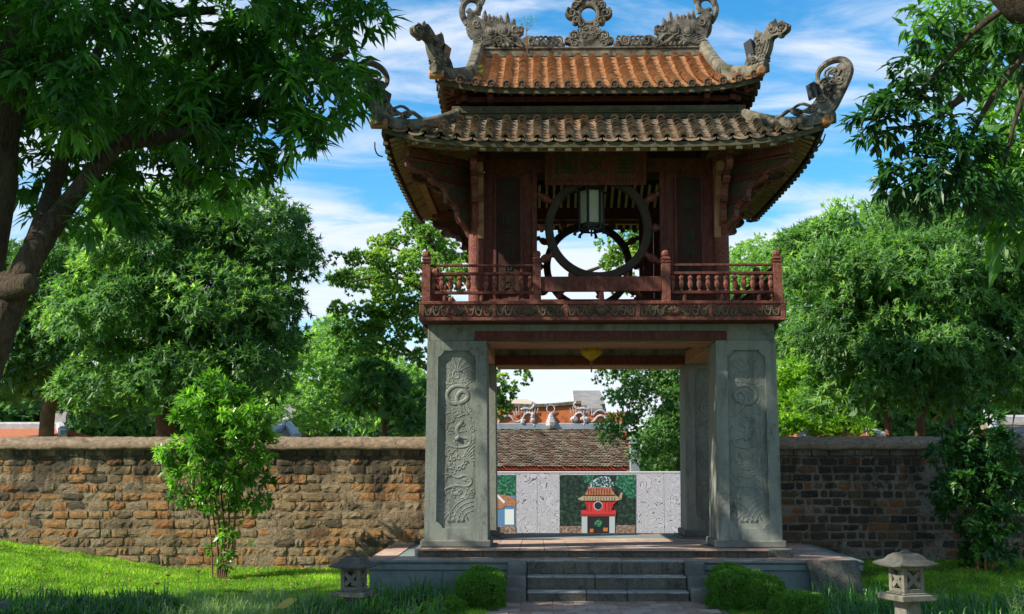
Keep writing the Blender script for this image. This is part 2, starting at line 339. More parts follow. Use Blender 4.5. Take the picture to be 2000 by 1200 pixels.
# brick path in front of the steps, laid in courses
path = MB(); path.box(-.62, 2.66, 6.0, 18.42, -.06, .035)
path = tag(path.build('path', M['mortarR']), kind='structure')
pm = MB().box(-.151, .151, -.151, .151, 0, .03)
pv = pm.mesh('paver', M['paver']);
y = 18.27
row = 0
while y > 9.6:
    x = -.55 + (.155 if row % 2 else 0)
    while x < 2.55:
        piece('paver', pv, path, (x+.0, y, .022 + random.uniform(0, .004)), (random.uniform(-.01, .01), random.uniform(-.01, .01), random.uniform(-.012, .012)))
        x += .31
    y -= .31; row += 1
# stone kerb of the path
# ================================================================ platform
FX0, FX1, FY0, FY1 = -2.67, 5.05, 19.08, 26.0
def fz(y): return .60 if y < 19.5 else .725 - (y-19.9)*.030
plat = thing('stone_platform', 'wide grey plastered platform under the pavilion, reached by three dark steps', 'platform', (XC, YC, 0))
b = MB(); b.box(FX0+.06, FX1-.06, FY0+.06, FY1, -.1, .44); b.build('base_wall', M['plaster'], plat, bevel=.01)
b = MB(); b.box(FX0+.02, FX1-.02, FY0+.02, FY1+.02, .443, .53); b.box(FX0+.045, FX1-.045, FY0+.045, FY1+.01, .5305, .555); b.box(FX0, FX1, FY0, FY1+.04, .556, .592)
b.build('moulding', M['plaster'], plat, bevel=.008)
# raised inner floor step between the pillars, sloping gently to the rear
b = MB()
b.frustum([(-1.9,19.62,.595),(4.04,19.62,.595),(4.04,25.55,.595),(-1.9,25.55,.595)], [(-1.9,19.62,.715),(4.04,19.62,.715),(4.04,25.55,.54),(-1.9,25.55,.54)])
b.v = [(x, y, z if z > .6 or y < 25 else .40) for x, y, z in b.v]
b.build('inner_step', M['step'], plat, bevel=.008)
tm = MB().box(-.193, .193, -.193, .193, -.012, .012).mesh('floor_tile', M['paver'])
for i in range(20):
    for j in range(17):
        x = FX0 + .22 + i*.395; yy = FY0 + .24 + j*.395
        if x > FX1-.15: continue
        inner = -1.72 < x < 3.86 and 19.7 < yy < 25.4
        edge = (-1.92-.2 < x < 4.06+.2 and 19.5 < yy < 25.6)
        if inner:
            if yy > 25.3: continue
            z = .715 - (yy-19.62)*.0295 + .004
            piece('floor_tile', tm, plat, (x, yy, z), (-.0295, 0, 0))
        elif not edge:
            piece('floor_tile', tm, plat, (x, yy, .5935))
# steps
st = thing('stone_steps', 'three dark stone steps with stepped cheek blocks leading up to the platform', 'steps', (XC, 18.7, 0))
tops = [(.395, 18.75), (.20, 18.42)]
SX0, SX1 = -.155, 2.27
for k, (yf, z0, z1) in enumerate([(18.42, 0, .19), (18.75, .19, .385), (19.075, .385, .602)]):
    cuts = [SX0] + sorted(SX0 + (SX1-SX0)*q + random.uniform(-.15, .15) for q in ((.33, .66) if k != 1 else (.45,))) + [SX1]
    for a, c in zip(cuts[:-1], cuts[1:]):
        m = MB(); m.box(a+.003, c-.003, yf, yf+(.36 if k < 2 else .5), z0+.001, z1-.03)
        blk = m.build('step_block', M['step'], st, bevel=.012)
        m = MB(); m.box(a+.003, c-.003, yf-.008, yf+(.36 if k < 2 else .5), z1-.03, z1)
        m.build('tread_edge', M['stepedge'], blk, bevel=.012)
for sx0, sx1 in ((-.455, -.165), (2.28, 2.58)):
    for (yf, z0, z1, dx) in ((18.98, .0, .585, 0), (18.62, 0, .40, .015), (18.30, 0, .255, .03)):
        m = MB(); s = dx if sx0 < 0 else 0; e = dx if sx0 > 0 else 0
        m.box(sx0-s, sx1+e, yf-.04, yf+.33, z0, z1); m.build('cheek_block', M['stone'], st, bevel=.022)
# loose slab leaning on the platform
sl = MB(); sl.frustum([(4.20,18.80,.03),(4.96,18.74,.03),(4.96,18.84,.03),(4.20,18.90,.03)], [(4.14,18.98,.60),(4.92,18.93,.615),(4.92,19.02,.615),(4.14,19.07,.60)])
sl = sl.build('stone_slab', M['step'], bevel=.015); tag(sl, 'flat grey slab leaning against the right front corner of the platform', 'slab')

# ================================================================ brick walls
def brick_variants(k, mat):
    out = []
    for q in range(k):
        nx, nz = 5, 3; vs = []; fs = []
        for j in range(nz+1):
            for i in range(nx+1):
                u = i/nx-.5; w = j/nz-.5
                ed = (i in (0, nx)) or (j in (0, nz)); co = (i in (0, nx)) and (j in (0, nz))
                vs.append((u + random.uniform(-.025, .025)*(1.3 if co else 1), (.007 if ed else 0) + (.010 if co else 0) + random.uniform(-.009, .008), w + random.uniform(-.06, .06)))
        n = len(vs)
        bd = [i for i in range(nx+1)] + [j*(nx+1)+nx for j in range(1, nz+1)] + [nz*(nx+1)+i for i in range(nx-1, -1, -1)] + [j*(nx+1) for j in range(nz-1, 0, -1)]
        for i in bd: vs.append((vs[i][0], .12, vs[i][2]))
        for j in range(nz):
            for i in range(nx): a = j*(nx+1)+i; fs.append((a, a+1, a+nx+2, a+nx+1))
        for t in range(len(bd)): a, c = bd[t], bd[(t+1) % len(bd)]; fs.append((c, a, n+t, n+(t+1) % len(bd)))
        me = bpy.data.meshes.new('brick'); me.from_pydata(vs, [], fs); me.materials.append(mat); out.append(me)
    return out
def make_wall(name, label, x0, x1, vis0, vis1, z0, course, blen, head, mat, mort, rough_amp, key, smear=.05):
    YF = 22.80; ZT = 2.215
    w = thing(name, label, 'wall', ((x0+x1)/2, YF+.25, 0))
    random.seed(key)
    # core with a rough mortar face
    step = .07; nx = int((x1-x0)/step); nz = 34; m = MB()
    for j in range(nz+1):
        for i in range(nx+1):
            x = x0+(x1-x0)*i/nx; z = -.3+(ZT+.3)*j/nz
            d = mnoise.noise((x*3.1, z*5, key))*.6 + mnoise.noise((x*9, z*11, key+5))*.4; e = max(0, mnoise.noise((x*1.3, z*2.1, key+20))+.05)
            m.v.append((x, YF - .004 - d*rough_amp - e*smear*(1+.5*mnoise.noise((x*14, z*14, key))), z))
    m.f = [(j*(nx+1)+i, j*(nx+1)+i+1, (j+1)*(nx+1)+i+1, (j+1)*(nx+1)+i) for j in range(nz) for i in range(nx)]
    m.box(x0, x1, YF+.03, YF+.46, -.3, ZT)
    m.build('mortar_face', mort, w)
    var = brick_variants(7, mat); far = MB()
    z = z0; r = 0
    while z < ZT-.06:
        ch = course*random.uniform(.95, 1.05)
        x = x0 + random.uniform(0, .25)
        while x < x1-.06:
            L = blen*random.uniform(.70, 1.15) if random.random() > head else blen*random.uniform(.38, .62)
            if x+L > x1: L = x1-x
            cx, cz = x+L/2, z+ch/2+.022*mnoise.noise((x*1.4+L*.7, r*.35, key+2))
            h = ch-random.uniform(.016, .042)*(1 if head < .3 else 1.25); ww = L-random.uniform(.014, .05)*(1 if head < .3 else 1.3)
            if vis0 < cx < vis1 and cz > gz(cx, YF)-.08:
                me = random.choice(var)
                piece('brick', me, w, (cx, YF-.024+random.uniform(-.010, .010), cz), (random.uniform(-.03, .03), random.uniform(-.028, .028), random.uniform(-.03, .03)), (ww if random.random() < .5 else -ww, 1, h))
            elif cz > gz(cx, YF)-.1:
                far.box(cx-ww/2, cx+ww/2, YF-.018, YF+.05, cz-h/2, cz+h/2)
            x += L
        z += ch; r += 1
    if far.v: tag(far.build('brickwork', mat, w), kind='stuff')
    # corbel course of bricks on edge under the coping
    m = MB(); x = x0
    while x < x1:
        L = random.uniform(.28, .5); m.box(x+.006, min(x+L, x1)-.006, YF-.045-random.uniform(0, .012), YF+.5, ZT-random.uniform(.0, .006), ZT+.118); x += L
    m.build('corbel_course', mort, w, bevel=.012)
    # rounded lumpy coping
    prof = [(-.05, .108), (-.115, .115), (-.13, .15), (-.125, .20), (-.095, .235), (.0, .29), (.12, .345), (.24, .36), (.38, .335), (.50, .27), (.565, .20), (.565, .115), (.47, .108)]
    n = int((x1-x0)/.06); m = MB(); K = len(prof)
    for i in range(n+1):
        x = x0+(x1-x0)*i/n
        for q, (py_, pz) in enumerate(prof):
            d = mnoise.noise((x*2.2, q*.7, key+9))*.022 + mnoise.noise((x*9, q*2.1, key+3))*.020
            m.v.append((x, YF+py_+d*(1 if q < 6 else -1), ZT+pz*.99+d*.8))
    m.f = [(i*K+q, i*K+q+1, (i+1)*K+q+1, (i+1)*K+q) for i in range(n) for q in range(K-1)] + [tuple(range(K)), tuple(reversed(range(n*K, (n+1)*K)))]
    m.build('coping', M['coping'], w, smooth=True, fix=True)
    return w
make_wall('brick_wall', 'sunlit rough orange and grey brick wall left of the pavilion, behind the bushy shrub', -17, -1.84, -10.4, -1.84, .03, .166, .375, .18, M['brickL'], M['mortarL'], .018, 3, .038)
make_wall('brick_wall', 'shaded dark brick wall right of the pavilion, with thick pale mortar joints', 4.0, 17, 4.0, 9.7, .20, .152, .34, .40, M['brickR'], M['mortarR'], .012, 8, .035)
# ================================================================ the pavilion
random.seed(21)
pav = thing('gate_pavilion', 'two-tiered red wooden pavilion with clay tile roofs on four carved stone pillars', 'pavilion', (XC, YC, .6))
def arc(cx, cy, r, a0, a1, n=10): return [(cx+r*math.cos(math.radians(a0+(a1-a0)*i/n)), cy+r*math.sin(math.radians(a0+(a1-a0)*i/n))) for i in range(n+1)]
def spiral(cx, cy, r, a0, turns, n=14, r1=.15): return [(cx+r*(1-(1-r1)*i/n)*math.cos(math.radians(a0)+turns*2*math.pi*i/n), cy+r*(1-(1-r1)*i/n)*math.sin(math.radians(a0)+turns*2*math.pi*i/n)) for i in range(n+1)]
def smooth2(pts, k=3):
    for _ in range(k):
        q = [pts[0]]
        for a, b_ in zip(pts[:-1], pts[1:]):
            q += [(a[0]*.75+b_[0]*.25, a[1]*.75+b_[1]*.25), (a[0]*.25+b_[0]*.75, a[1]*.25+b_[1]*.75)]
        pts = q + [pts[-1]]
    return pts

# ---- pillars, 1 m square, tapering, with a dragon relief in a recessed panel
def relief(mb, fn, mirror=1, t=.0):
    """low relief in panel coordinates u -.32...32, w 0..3 ; fn(u,w,t)->world, t outwards"""
    def tb(pts, r, ff=.55, tt=0):
        P3 = [fn(u*mirror, w, tt) for u, w in pts]; out = (fn(0, 0, 1)-fn(0, 0, 0)).normalized()
        mb.tube(P3, [q*.8 for q in r] if isinstance(r, list) else r*.8, 6, flat=out, ff=ff*.55)
    # lotus crest at the top
    for a in (-65, -38, -12, 14, 40, 66):
        tb(smooth2([(0, 2.60), (.14*math.sin(math.radians(a)), 2.60+.16*math.cos(math.radians(a))), (.27*math.sin(math.radians(a*1.15)), 2.62+.24*math.cos(math.radians(a))), (.30*math.sin(math.radians(a*1.3)), 2.62+.20*math.cos(math.radians(a*1.2)))], 1), [.012, .02, .022, .018, .014, .01, .006, .004][:8] if False else .014, .6)
    tb(spiral(0, 2.55, .10, 30, 1.3), .018); tb(spiral(-.12, 2.46, .08, 200, 1.2), .014); tb(spiral(.13, 2.44, .08, -20, -1.2), .014)
    # dragon body
    body = smooth2([(.18, 2.34), (-.05, 2.38), (-.20, 2.22), (-.10, 2.05), (.12, 2.08), (.22, 2.20), (.10, 2.30), (-.02, 2.18), (.06, 1.98), (.20, 1.88)], 2)
    n = len(body); tb(body, [.030+.022*math.sin(math.pi*i/(n-1)) for i in range(n)], .5)
    body = smooth2([(-.24, 1.86), (-.10, 1.93), (0, 1.80), (.14, 1.90), (.25, 1.82)], 2); tb(body, .016)
    body = smooth2([(.10, 1.75), (-.02, 1.62), (.06, 1.48), (.24, 1.46), (.22, 1.34), (.02, 1.30), (-.18, 1.36), (-.26, 1.50)], 2)
    n = len(body); tb(body, [.045*(1-.6*i/(n-1)) for i in range(n)], .5)
    for k in range(9):
        x, y_ = (.02+.13*math.cos(k*.7), 1.05+.10*math.sin(k*.7)); tb(spiral(x, y_, .055, k*50, 1.1, 8), .016, .7)
    mb.ball(fn(.02*mirror, 1.47, 0), .045, 8, 6)
    for k in range(7):
        tb(smooth2([(.10+.02*k, 1.10), (.16+.02*k, 1.25-.03*k), (.30, 1.42-.07*k)], 1), .012, .7)
        tb(smooth2([(-.14, .95-.02*k), (-.24, .98-.05*k), (-.30, .90-.05*k)], 1), .011, .7)
    body = smooth2([(-.28, .84), (-.12, .88), (.02, .78), (.14, .86), (.28, .76), (.20, .64), (-.02, .68), (-.2, .60)], 2); tb(body, .026, .5)
    for k in range(6): tb(spiral(-.24+.1*k, .50+.07*(k % 2), .055, 60*k, 1.1, 8), .013, .7)
    rq = random.Random(17)
    for q in range(62):
        u, w = rq.uniform(-.27, .27), rq.uniform(.42, 2.62); tb(spiral(u, w, rq.uniform(.035, .07), rq.uniform(0, 360), rq.choice((-1, 1))*rq.uniform(.7, 1.2), 7), .012, .5)
    for q in range(26):
        u, w, a = rq.uniform(-.26, .26), rq.uniform(.42, 2.6), rq.uniform(0, 6.28); tb(smooth2([(u-.06*math.cos(a), w-.06*math.sin(a)), (u+.02*math.sin(a), w), (u+.06*math.cos(a), w+.06*math.sin(a))], 1), .014, .5)
    # waves at the foot
    for q in range(4): tb(arc(-.30, .05, .20+.075*q, 0, 88, 8), .011, .6); tb(arc(.30, .05, .20+.075*q, 92, 180, 8), .011, .6)
    for q in range(3): tb(arc(0, .03, .09+.06*q, 15, 165, 8), .010, .6)
    for q, (x, y_) in enumerate(((-.24, 1.16), (.27, 1.62), (-.2, 1.66), (.25, 2.5), (-.26, 2.32), (.26, .5))): tb(spiral(x, y_, .06, 90*q, 1.2, 9), .012, .6)
def pillar(cx, yf, out_x, zb, front_mirror):
    """cx = outer X at the base, yf = front face Y"""
    zt = 4.105; pt = yf+1.0
    inn = cx - out_x*1.02
    xa, xb = min(cx, inn), max(cx, inn)
    ta = .028
    P = MB()
    # body with a recess on the front face: frame pieces + back
    z0, z1 = zb+.235, zt
    def X(u, w):      # u 0..1 across the face, w 0..1 up
        l = xa + ta*w; r = xb - ta*w; return l+(r-l)*u
    P.frustum([(xa, yf+.06, z0), (xb, yf+.06, z0), (xb, pt, z0), (xa, pt, z0)], [(xa+ta, yf+.06+.01, z1), (xb-ta, yf+.07, z1), (xb-ta, pt-.02, z1), (xa+ta, pt-.02, z1)])
    o = P.build('pillar', M['pillar'], pav, bevel=.012)
    # front frame with notched-corner opening
    H = z1-z0; wn = .21; c = .10
    hw0 = .325; wb0, wt0 = .20, H-.16
    def fn(u, w, t): return Vector(((xa+xb)/2+u*(1-.05*w/H), yf+.045+.012*w/H - t, z0+w))
    hole = [(-hw0, wb0+c), (-hw0+c*.35, wb0+c*.9), (-hw0+c*.9, wb0+c*.35), (-hw0+c, wb0), (hw0-c, wb0), (hw0-c*.9, wb0+c*.35), (hw0-c*.35, wb0+c*.9), (hw0, wb0+c),
            (hw0, wt0-c), (hw0-c*.35, wt0-c*.9), (hw0-c*.9, wt0-c*.35), (hw0-c, wt0), (-hw0+c, wt0), (-hw0+c*.9, wt0-c*.35), (-hw0+c*.35, wt0-c*.9), (-hw0, wt0-c)]
    W2 = (xb-xa)/2
    outer = [(-W2, wb0+c), (-W2, wb0+c*.9), (-W2, wb0+c*.3), (-W2, 0), (W2, 0), (W2, wb0+c*.3), (W2, wb0+c*.9), (W2, wb0+c), (W2, wt0-c), (W2, wt0-c*.9), (W2, wt0-c*.3), (W2, H), (-W2, H), (-W2, wt0-c*.3), (-W2, wt0-c*.9), (-W2, wt0-c)]
    def fo(u, w, t): return Vector(((xa+xb)/2+u*(W2-ta*w/H)/W2, yf+.045+.012*w/H - t, z0+w))
    Fm = MB(); n = len(hole)
    for (lst, fun, tt) in ((outer, fo, .045), (hole, fn, .045), (hole, fn, -.018), (outer, fo, -.03)): Fm.v += [tuple(fun(u, w, tt)) for u, w in lst]
    for i in range(n):
        j = (i+1) % n
        Fm.f += [(i, j, n+j, n+i), (n+i, n+j, 2*n+j, 2*n+i), (j, i, 3*n+i, 3*n+j)]
    Fm.build('panel_frame', M['pillar'], o, fix=True)
    R = MB(); hh = H-.16-.20
    relief(R, lambda u, w, t: fn(u, wb0+.04+w*(hh-.08)/2.93, -.012+t), front_mirror)
    R.build('dragon_relief', M['pillar'], o, smooth=True)
    # two-tier plinth
    B = MB(); s = .06 if True else 0
    B.box(xa-.055, xb+.055, yf-.055, pt+.055, zb+.125, zb+.245); B.box(xa-.14, xb+.14, yf-.14, pt+.14, zb-.04, zb+.126)
    B.build('plinth', M['stone'], o, bevel=.018)
pillar(XC-2.915, 20.0, -1.02, .60, 1); pillar(XC+2.915, 20.0, 1.02, .60, -1)
pillar(XC-2.915, 24.2, -1.02, .515, 1); pillar(XC+2.915, 24.2, 1.02, .515, -1)

# ---- plaster beams, red lintels and ceiling over the gateway
b = MB(); oX = 2.885
b.box(XC-oX, XC+oX, 20.06, 20.98, 4.107, 4.392); b.box(XC-oX, XC+oX, 24.24, 25.16, 4.107, 4.392)
b.box(XC-oX, XC-oX+.86, 20.985, 24.235, 4.30, 4.392); b.box(XC+oX-.86, XC+oX, 20.985, 24.235, 4.30, 4.392)
b.build('plaster_beam', M['pillar'], pav, bevel=.01)
for yf, z0, z1 in ((20.02, 4.112, 4.268), (24.20, 4.03, 4.20)):
    b = MB(); b.box(XC-2.10, XC+2.09, yf, yf+.06, z0, z1); b.build('lintel', M['redwood'], pav, bevel=.006)
for yf in (20.085, 24.27):
    b = MB(); zz = 4.078 if yf < 21 else 4.0; b.box(XC-1.88, XC+1.88, yf, yf+.88, zz, 4.104); b.build('lintel_beam', M['brownwood'], pav, bevel=.012)
for x0, x1 in ((XC-2.45, XC-1.90), (XC+1.90, XC+2.45)):
    b = MB(); b.box(x0, x1, 20.99, 24.19, 4.04, 4.29); b.build('side_beam', M['brownwood'], pav, bevel=.012)
for k in range(14):
    b = MB(); x = XC-2.0+k*.29; b.box(x, x+.28, 20.99, 24.23, 4.34, 4.385); b.build('ceiling_plank', M['brownwood'], pav)

# ---- balcony deck with carved edge panels
DH = 2.995
def RK(k):      # frame of side k: outward n, lateral l
    a = [(-0, -1), (1, 0), (0, 1), (-1, 0)][k]; n = Vector((a[0], a[1], 0)); l = Vector((-a[1], a[0], 0)); return n, l
def S(k, x, r, z): n, l = RK(k); return Vector((XC, YC, 0)) + l*x + n*r + Vector((0, 0, z))
b = MB(); b.box(XC-DH+.06, XC+DH-.06, YC-DH+.06, YC+DH-.06, 4.395, 4.70); b.build('deck', M['redwood'], pav)
def sbox(mb, k, x0, x1, r0, r1, z0, z1):
    q = [S(k, x0, r0, 0), S(k, x1, r0, 0), S(k, x1, r1, 0), S(k, x0, r1, 0)]
    mb.frustum([(p.x, p.y, z0) for p in q], [(p.x, p.y, z1) for p in q]); return mb
random.seed(5)
def cloud_panel(k, x0, x1, seed):
    m = MB(); n, l = RK(k); rr = random.Random(seed); xm = (x0+x1)/2; hw = (x1-x0)/2
    def tb(pts, r, ff=.6): m.tube([S(k, xm+u, DH-.012, 4.56+w) for u, w in pts], r, 5, flat=n, ff=ff)
    for s in (-1, 1):
        for j in range(3):
            u0 = s*(.16+.135*j)
            tb(smooth2([(u0-s*.05, .075), (u0, .04), (u0+s*.01, -.05), (u0+s*.05, -.085), (u0+s*.09, -.06), (u0+s*.10, .04), (u0+s*.13, .07)], 2), .020)
            tb(spiral(u0+s*.04, .045*(1 if j % 2 else -.6), .04, rr.uniform(0, 360), 1.1*s, 8), .014)
        tb(smooth2([(s*.12, -.03), (s*.3, .03), (s*.42, -.02), (s*(hw-.06), .02)], 2), .014)
    if seed % 3 == 0:
        m.tube([S(k, xm+u, DH-.01, 4.545+w) for u, w in arc(0, 0, .10, 0, 180, 10)], .03, 6, flat=n, ff=.5); m.ball(S(k, xm, DH-.01, 4.55), (.09, .09, .07) , 8, 5)
    else:
        for a in range(0, 360, 40): m.tube([S(k, xm, DH-.01, 4.555), S(k, xm+.11*math.cos(math.radians(a)), DH-.01, 4.555+.075*math.sin(math.radians(a)))], .024, 5, flat=n, ff=.5)
    return m
for k in range(4):
    m = MB(); e = 0 if k % 2 == 0 else -.052
    sbox(m, k, -DH-e*0+ (0 if k%2==0 else .052), DH-(0 if k%2==0 else .052), DH-.05, DH, 4.40, 4.455); sbox(m, k, -DH+(0 if k%2==0 else .052), DH-(0 if k%2==0 else .052), DH-.05, DH, 4.668, 4.722)
    sbox(m, k, -DH+(0 if k%2==0 else .052), DH-(0 if k%2==0 else .052), DH-.05, DH-.032, 4.455, 4.668)
    xs = [-DH+.05 + i*(2*DH-.10)/5 for i in range(6)]
    for x in xs: sbox(m, k, x-.035, x+.035, DH-.032, DH-.002, 4.456, 4.667)
    fo_ = m.build('balcony_fascia', M['redbright'], pav, bevel=.005)
    for i in range(5): cloud_panel(k, xs[i], xs[i+1], i*3 if i == 2 else i+1).build('carved_cloud_panel', M['carve'], fo_, smooth=True)
    # small cornice below
    m = MB(); sbox(m, k, -2.93+(0 if k % 2 == 0 else .07), 2.93-(0 if k % 2 == 0 else .07), 2.86 if k%2==0 else 2.86, 2.93, 4.3925, 4.3985) ; 
# corner brackets under the deck sides
for sx in (-1, 1):
    for yy in (20.3, 24.9):
        m = MB(); x = XC+sx*2.89
        m.prism([(0, 0), (.10, 0), (.10, -.05), (.05, -.10), (.04, -.18), (0, -.26)], lambda u, w, t, x=x, sx=sx, yy=yy: Vector((x+sx*u, yy+t, 4.39+w)), -.06, .06)
        m.build('corner_bracket', M['darkwood'], pav, fix=True)

# ---- railing
RR = 2.885
post = MB(); post.box(-.068, .068, -.068, .068, 0, .62)
for z0, z1, w in ((.62, .65, .058), (.65, .665, .075), (.665, .70, .055), (.70, .72, .072), (.72, .745, .052)): post.box(-w, w, -w, w, z0, z1)
post.lathe([(.045, .745), (.066, .765), (.070, .80), (.055, .835), (.02, .85)], (0, 0, 0), 8)
post_me = post.mesh('railing_post', M['redbright'])
bal = MB(); bal.lathe([(.026, 0), (.030, .015), (.018, .03), (.034, .055), (.047, .10), (.047, .14), (.036, .165), (.040, .17), (.030, .18), (.042, .20), (.046, .225), (.034, .25), (.02, .262), (.026, .27)], (0, 0, 0), 8)
bal_me = bal.mesh('baluster', M['redbright'], smooth=False)
short = MB(); short.lathe([(.03, 0), (.035, .03), (.028, .11)], (0, 0, 0), 8); short_me = short.mesh('rail_block', M['redbright'])
for k in range(4):
    rails = []
    secs = [(-RR, -1.06), (1.06, RR)] + ([] if k % 2 == 0 else [(-1.06, 1.06)])
    e = .068
    for (a, c) in secs:
        rails.append((a+e, c-e, RR-.03, RR+.03, 5.305, 5.345)); rails.append((a+e, c-e, RR-.04, RR+.04, 5.165, 5.21)); rails.append((a+e, c-e, RR-.035, RR+.035, 4.845, 4.895))
    ro = thing('railing', None, None, (XC, YC, 4.7)); ro.parent = pav; ro.location = Vector((XC, YC, 4.7))-ORG[pav.name]
    for q in rails: m = MB(); sbox(m, k, *q); m.build('rail', M['redwood'], ro, bevel=.006)
    if k % 2 == 0:
        m = MB(); sbox(m, k, -1.06+e, 1.06-e, RR-.04, RR+.04, 4.885, 5.135); m.build('middle_rail', M['redwood'], ro, bevel=.008)
        piece('rail_block', short_me, ro, S(k, 0, RR, 4.723), scale=(1.4, 1.4, 1.45))
    for x in ((-RR, -1.06, 1.06, RR) if k % 2 == 0 else (-1.06, 1.06)):
        piece('railing_post', post_me, ro, S(k, x, RR, 4.7225))
    for (a, c) in secs:
        n = 12; 
        for i in range(n): piece('baluster', bal_me, ro, S(k, a+(c-a)*(i+.75)/(n+.5), RR, 4.895))
        for i in range(3): piece('rail_block', short_me, ro, S(k, a+(c-a)*(i+.5)/3, RR, 4.7235))

# ---- upper room: round columns, plank walls, round windows
CH = 2.10
for sx in (-1, 1):
    for sy in (-1, 1):
        m = MB(); m.lathe([(.17, 4.70), (.17, 4.76), (.135, 4.80), (.135, 7.35)], (XC+sx*CH, YC+sy*CH, 0), 20); m.build('column', M['redbright'], pav, smooth=False)
for k in range(4):
    m = MB(); n, l = RK(k)
    sbox(m, k, -CH+.14, CH-.14, CH-.05, CH+.05, 4.71, 4.86)       # sill beam
    fr = m.build('wall_frame', M['redwood'], pav, bevel=.006)
    m = MB(); sbox(m, k, -CH+.14, CH-.14, CH-.05, CH+.05, 7.08, 7.32); m.build('head_beam', M['redwood'], fr, bevel=.006)
    for s in (-1, 1):
        m = MB(); sbox(m, k, s*1.10-.045, s*1.10+.045, CH-.045, CH+.06, 4.862, 7.078); m.build('door_post', M['redwood'], fr, bevel=.006)
        for q in range(4):
            a = 1.15+q*.205; x0, x1 = (s*a, s*(a+.20)); x0, x1 = min(x0, x1), max(x0, x1)
            m = MB(); sbox(m, k, x0, x1, CH-.02, CH+.015+.008*(q % 2), 4.862, 7.078); m.build('wall_plank', M['redwood'], fr)
        if k == 0:
            m = MB(); xm = s*1.55; sbox(m, k, xm-.21, xm+.21, CH+.026, CH+.05, 4.95, 6.98); cp = m.build('couplet_board', M['darkwood'], fr, bevel=.006)
            m = MB()
            for dx in (-.225, .225): sbox(m, k, xm+dx-.018, xm+dx+.018, CH+.026, CH+.066, 4.93, 7.0)
            sbox(m, k, xm-.207, xm+.207, CH+.026, CH+.066, 6.98, 7.0); m.build('board_frame', M['redwood'], cp)
# characters: read top to bottom
def text_mesh(name, s, size, ext, mat, mtx, parent):
    cu = bpy.data.curves.new(name, 'FONT'); cu.body = s; cu.size = size; cu.extrude = ext; cu.align_x = 'CENTER'; cu.align_y = 'CENTER'; cu.space_line = 1.05
    cu.resolution_u = 2
    t = bpy.data.objects.new('tmp_text', cu); COL.objects.link(t)
    dg = bpy.context.evaluated_depsgraph_get(); me = bpy.data.meshes.new_from_object(t.evaluated_get(dg)); bpy.data.objects.remove(t)
    me.transform(Matrix.Translation(-ORG[parent.name]) @ mtx); me.materials.clear(); me.materials.append(mat); me.name = name
    o = bpy.data.objects.new(name, me); reg(o, parent, ORG[parent.name]); return o
def upright(p, k=0):
    n, l = RK(k); return Matrix(((l.x, 0, n.x, p.x), (l.y, 0, n.y, p.y), (0, 1, 0, p.z), (0, 0, 0, 1)))
boards = [o for o in COL.objects if o.name.startswith('couplet_board')]
for o, s, x in ((boards[0], '壁水同于到世文', -1.55), (boards[1], '奎閣今傳得文典', 1.55)):
    for i, ch in enumerate(s):
        text_mesh('lettering', ch, .21, .006, M['gold'], upright(S(0, x, CH+.058, 6.80-i*.283)), o)

def lathe_spoke(mb, p0, p1, r):
    d = p1-p0; L = d.length
    mb.lathe([(r*.7, 0), (r*1.25, L*.08), (r*.7, L*.18), (r*1.35, L*.34), (r*1.5, L*.5), (r*1.3, L*.64), (r*.7, L*.78), (r*1.2, L*.9), (r*.7, L)], p0, 8, d)
ZR = 6.10
for k in range(4):
    n, l = RK(k)
    m = MB(); prof = [(.775, -.055), (.79, -.07), (.90, -.07), (.92, -.05), (.92, .05), (.90, .07), (.79, .07), (.775, .055)]
    N = 64; K = len(prof)
    for i in range(N):
        a = 2*math.pi*i/N
        for r, t in prof: m.v.append(tuple(S(k, r*math.cos(a), CH+t, ZR+r*math.sin(a))))
    m.f = [(i*K+q, i*K+(q+1) % K, ((i+1) % N)*K+(q+1) % K, ((i+1) % N)*K+q) for i in range(N) for q in range(K)]
    ring = m.build('round_window', M['ringwood'], pav, smooth=False, fix=True)
    for q in range(12):
        a = math.radians(q*30+0); c, s_ = math.cos(a), math.sin(a)
        rmax = min(1.055/max(abs(c), 1e-3), (1.225 if s_ < 0 else .97)/max(abs(s_), 1e-3), 1.42)
        if rmax < .94: continue
        m = MB(); lathe_spoke(m, S(k, .90*c, CH, ZR+.90*s_), S(k, rmax*c, CH, ZR+rmax*s_), .052); m.build('spoke', M['redbright'], ring, smooth=True)
# ================================================================ roofs
random.seed(33)
HE, HI = 3.57, 2.42; ZE, ZT_ = 7.25, 7.97
def zl(x, r):        # lower roof surface
    d = min(1, max(0, (HE-r)/(HE-HI))); t = min(1, abs(x)/HE)
    return ZE + (ZT_-ZE)*(.78*d+.22*d*d) + .27*(t**5)*(1-d)
UE, UG = 2.72, 2.14; ZU = 8.41
def zu(x, r):        # upper roof surface
    d = (UE-r)/UE; t = min(1, abs(x)/UE)
    return ZU + 1.50*(.74*d+.26*d*d) + .20*(t**5)*max(0, 1-d*2.2)
cov = MB()           # a curved cover tile, axis along +Y (up the slope), lip towards -Y
K = 6
for (y0, r, z) in ((-.082, .076, .040), (-.082, .050, .034), (.100, .050, .000)):
    for i in range(K+1):
        a = math.pi*i/K; cov.v.append((r*math.cos(a)*1.0, y0, z + r*math.sin(a)*1.15))
k1 = K+1
for i in range(K): cov.f += [(i, i+1, k1+i+1, k1+i), (i+1, i, 2*k1+i, 2*k1+i+1), (k1+i, k1+i+1, 2*k1+i+1, 2*k1+i)]
def edgemat(me, idx, per):
    me.materials.append(M['tileedgeo'] if me.materials[0] == M['tile_up'] else M['tileedge'])
    for p in me.polygons:
        if p.index % per in idx: p.material_index = 1
def cover_mesh(mat):
    me = cov.mesh('roof_tile', mat); edgemat(me, (0,), 3); return me
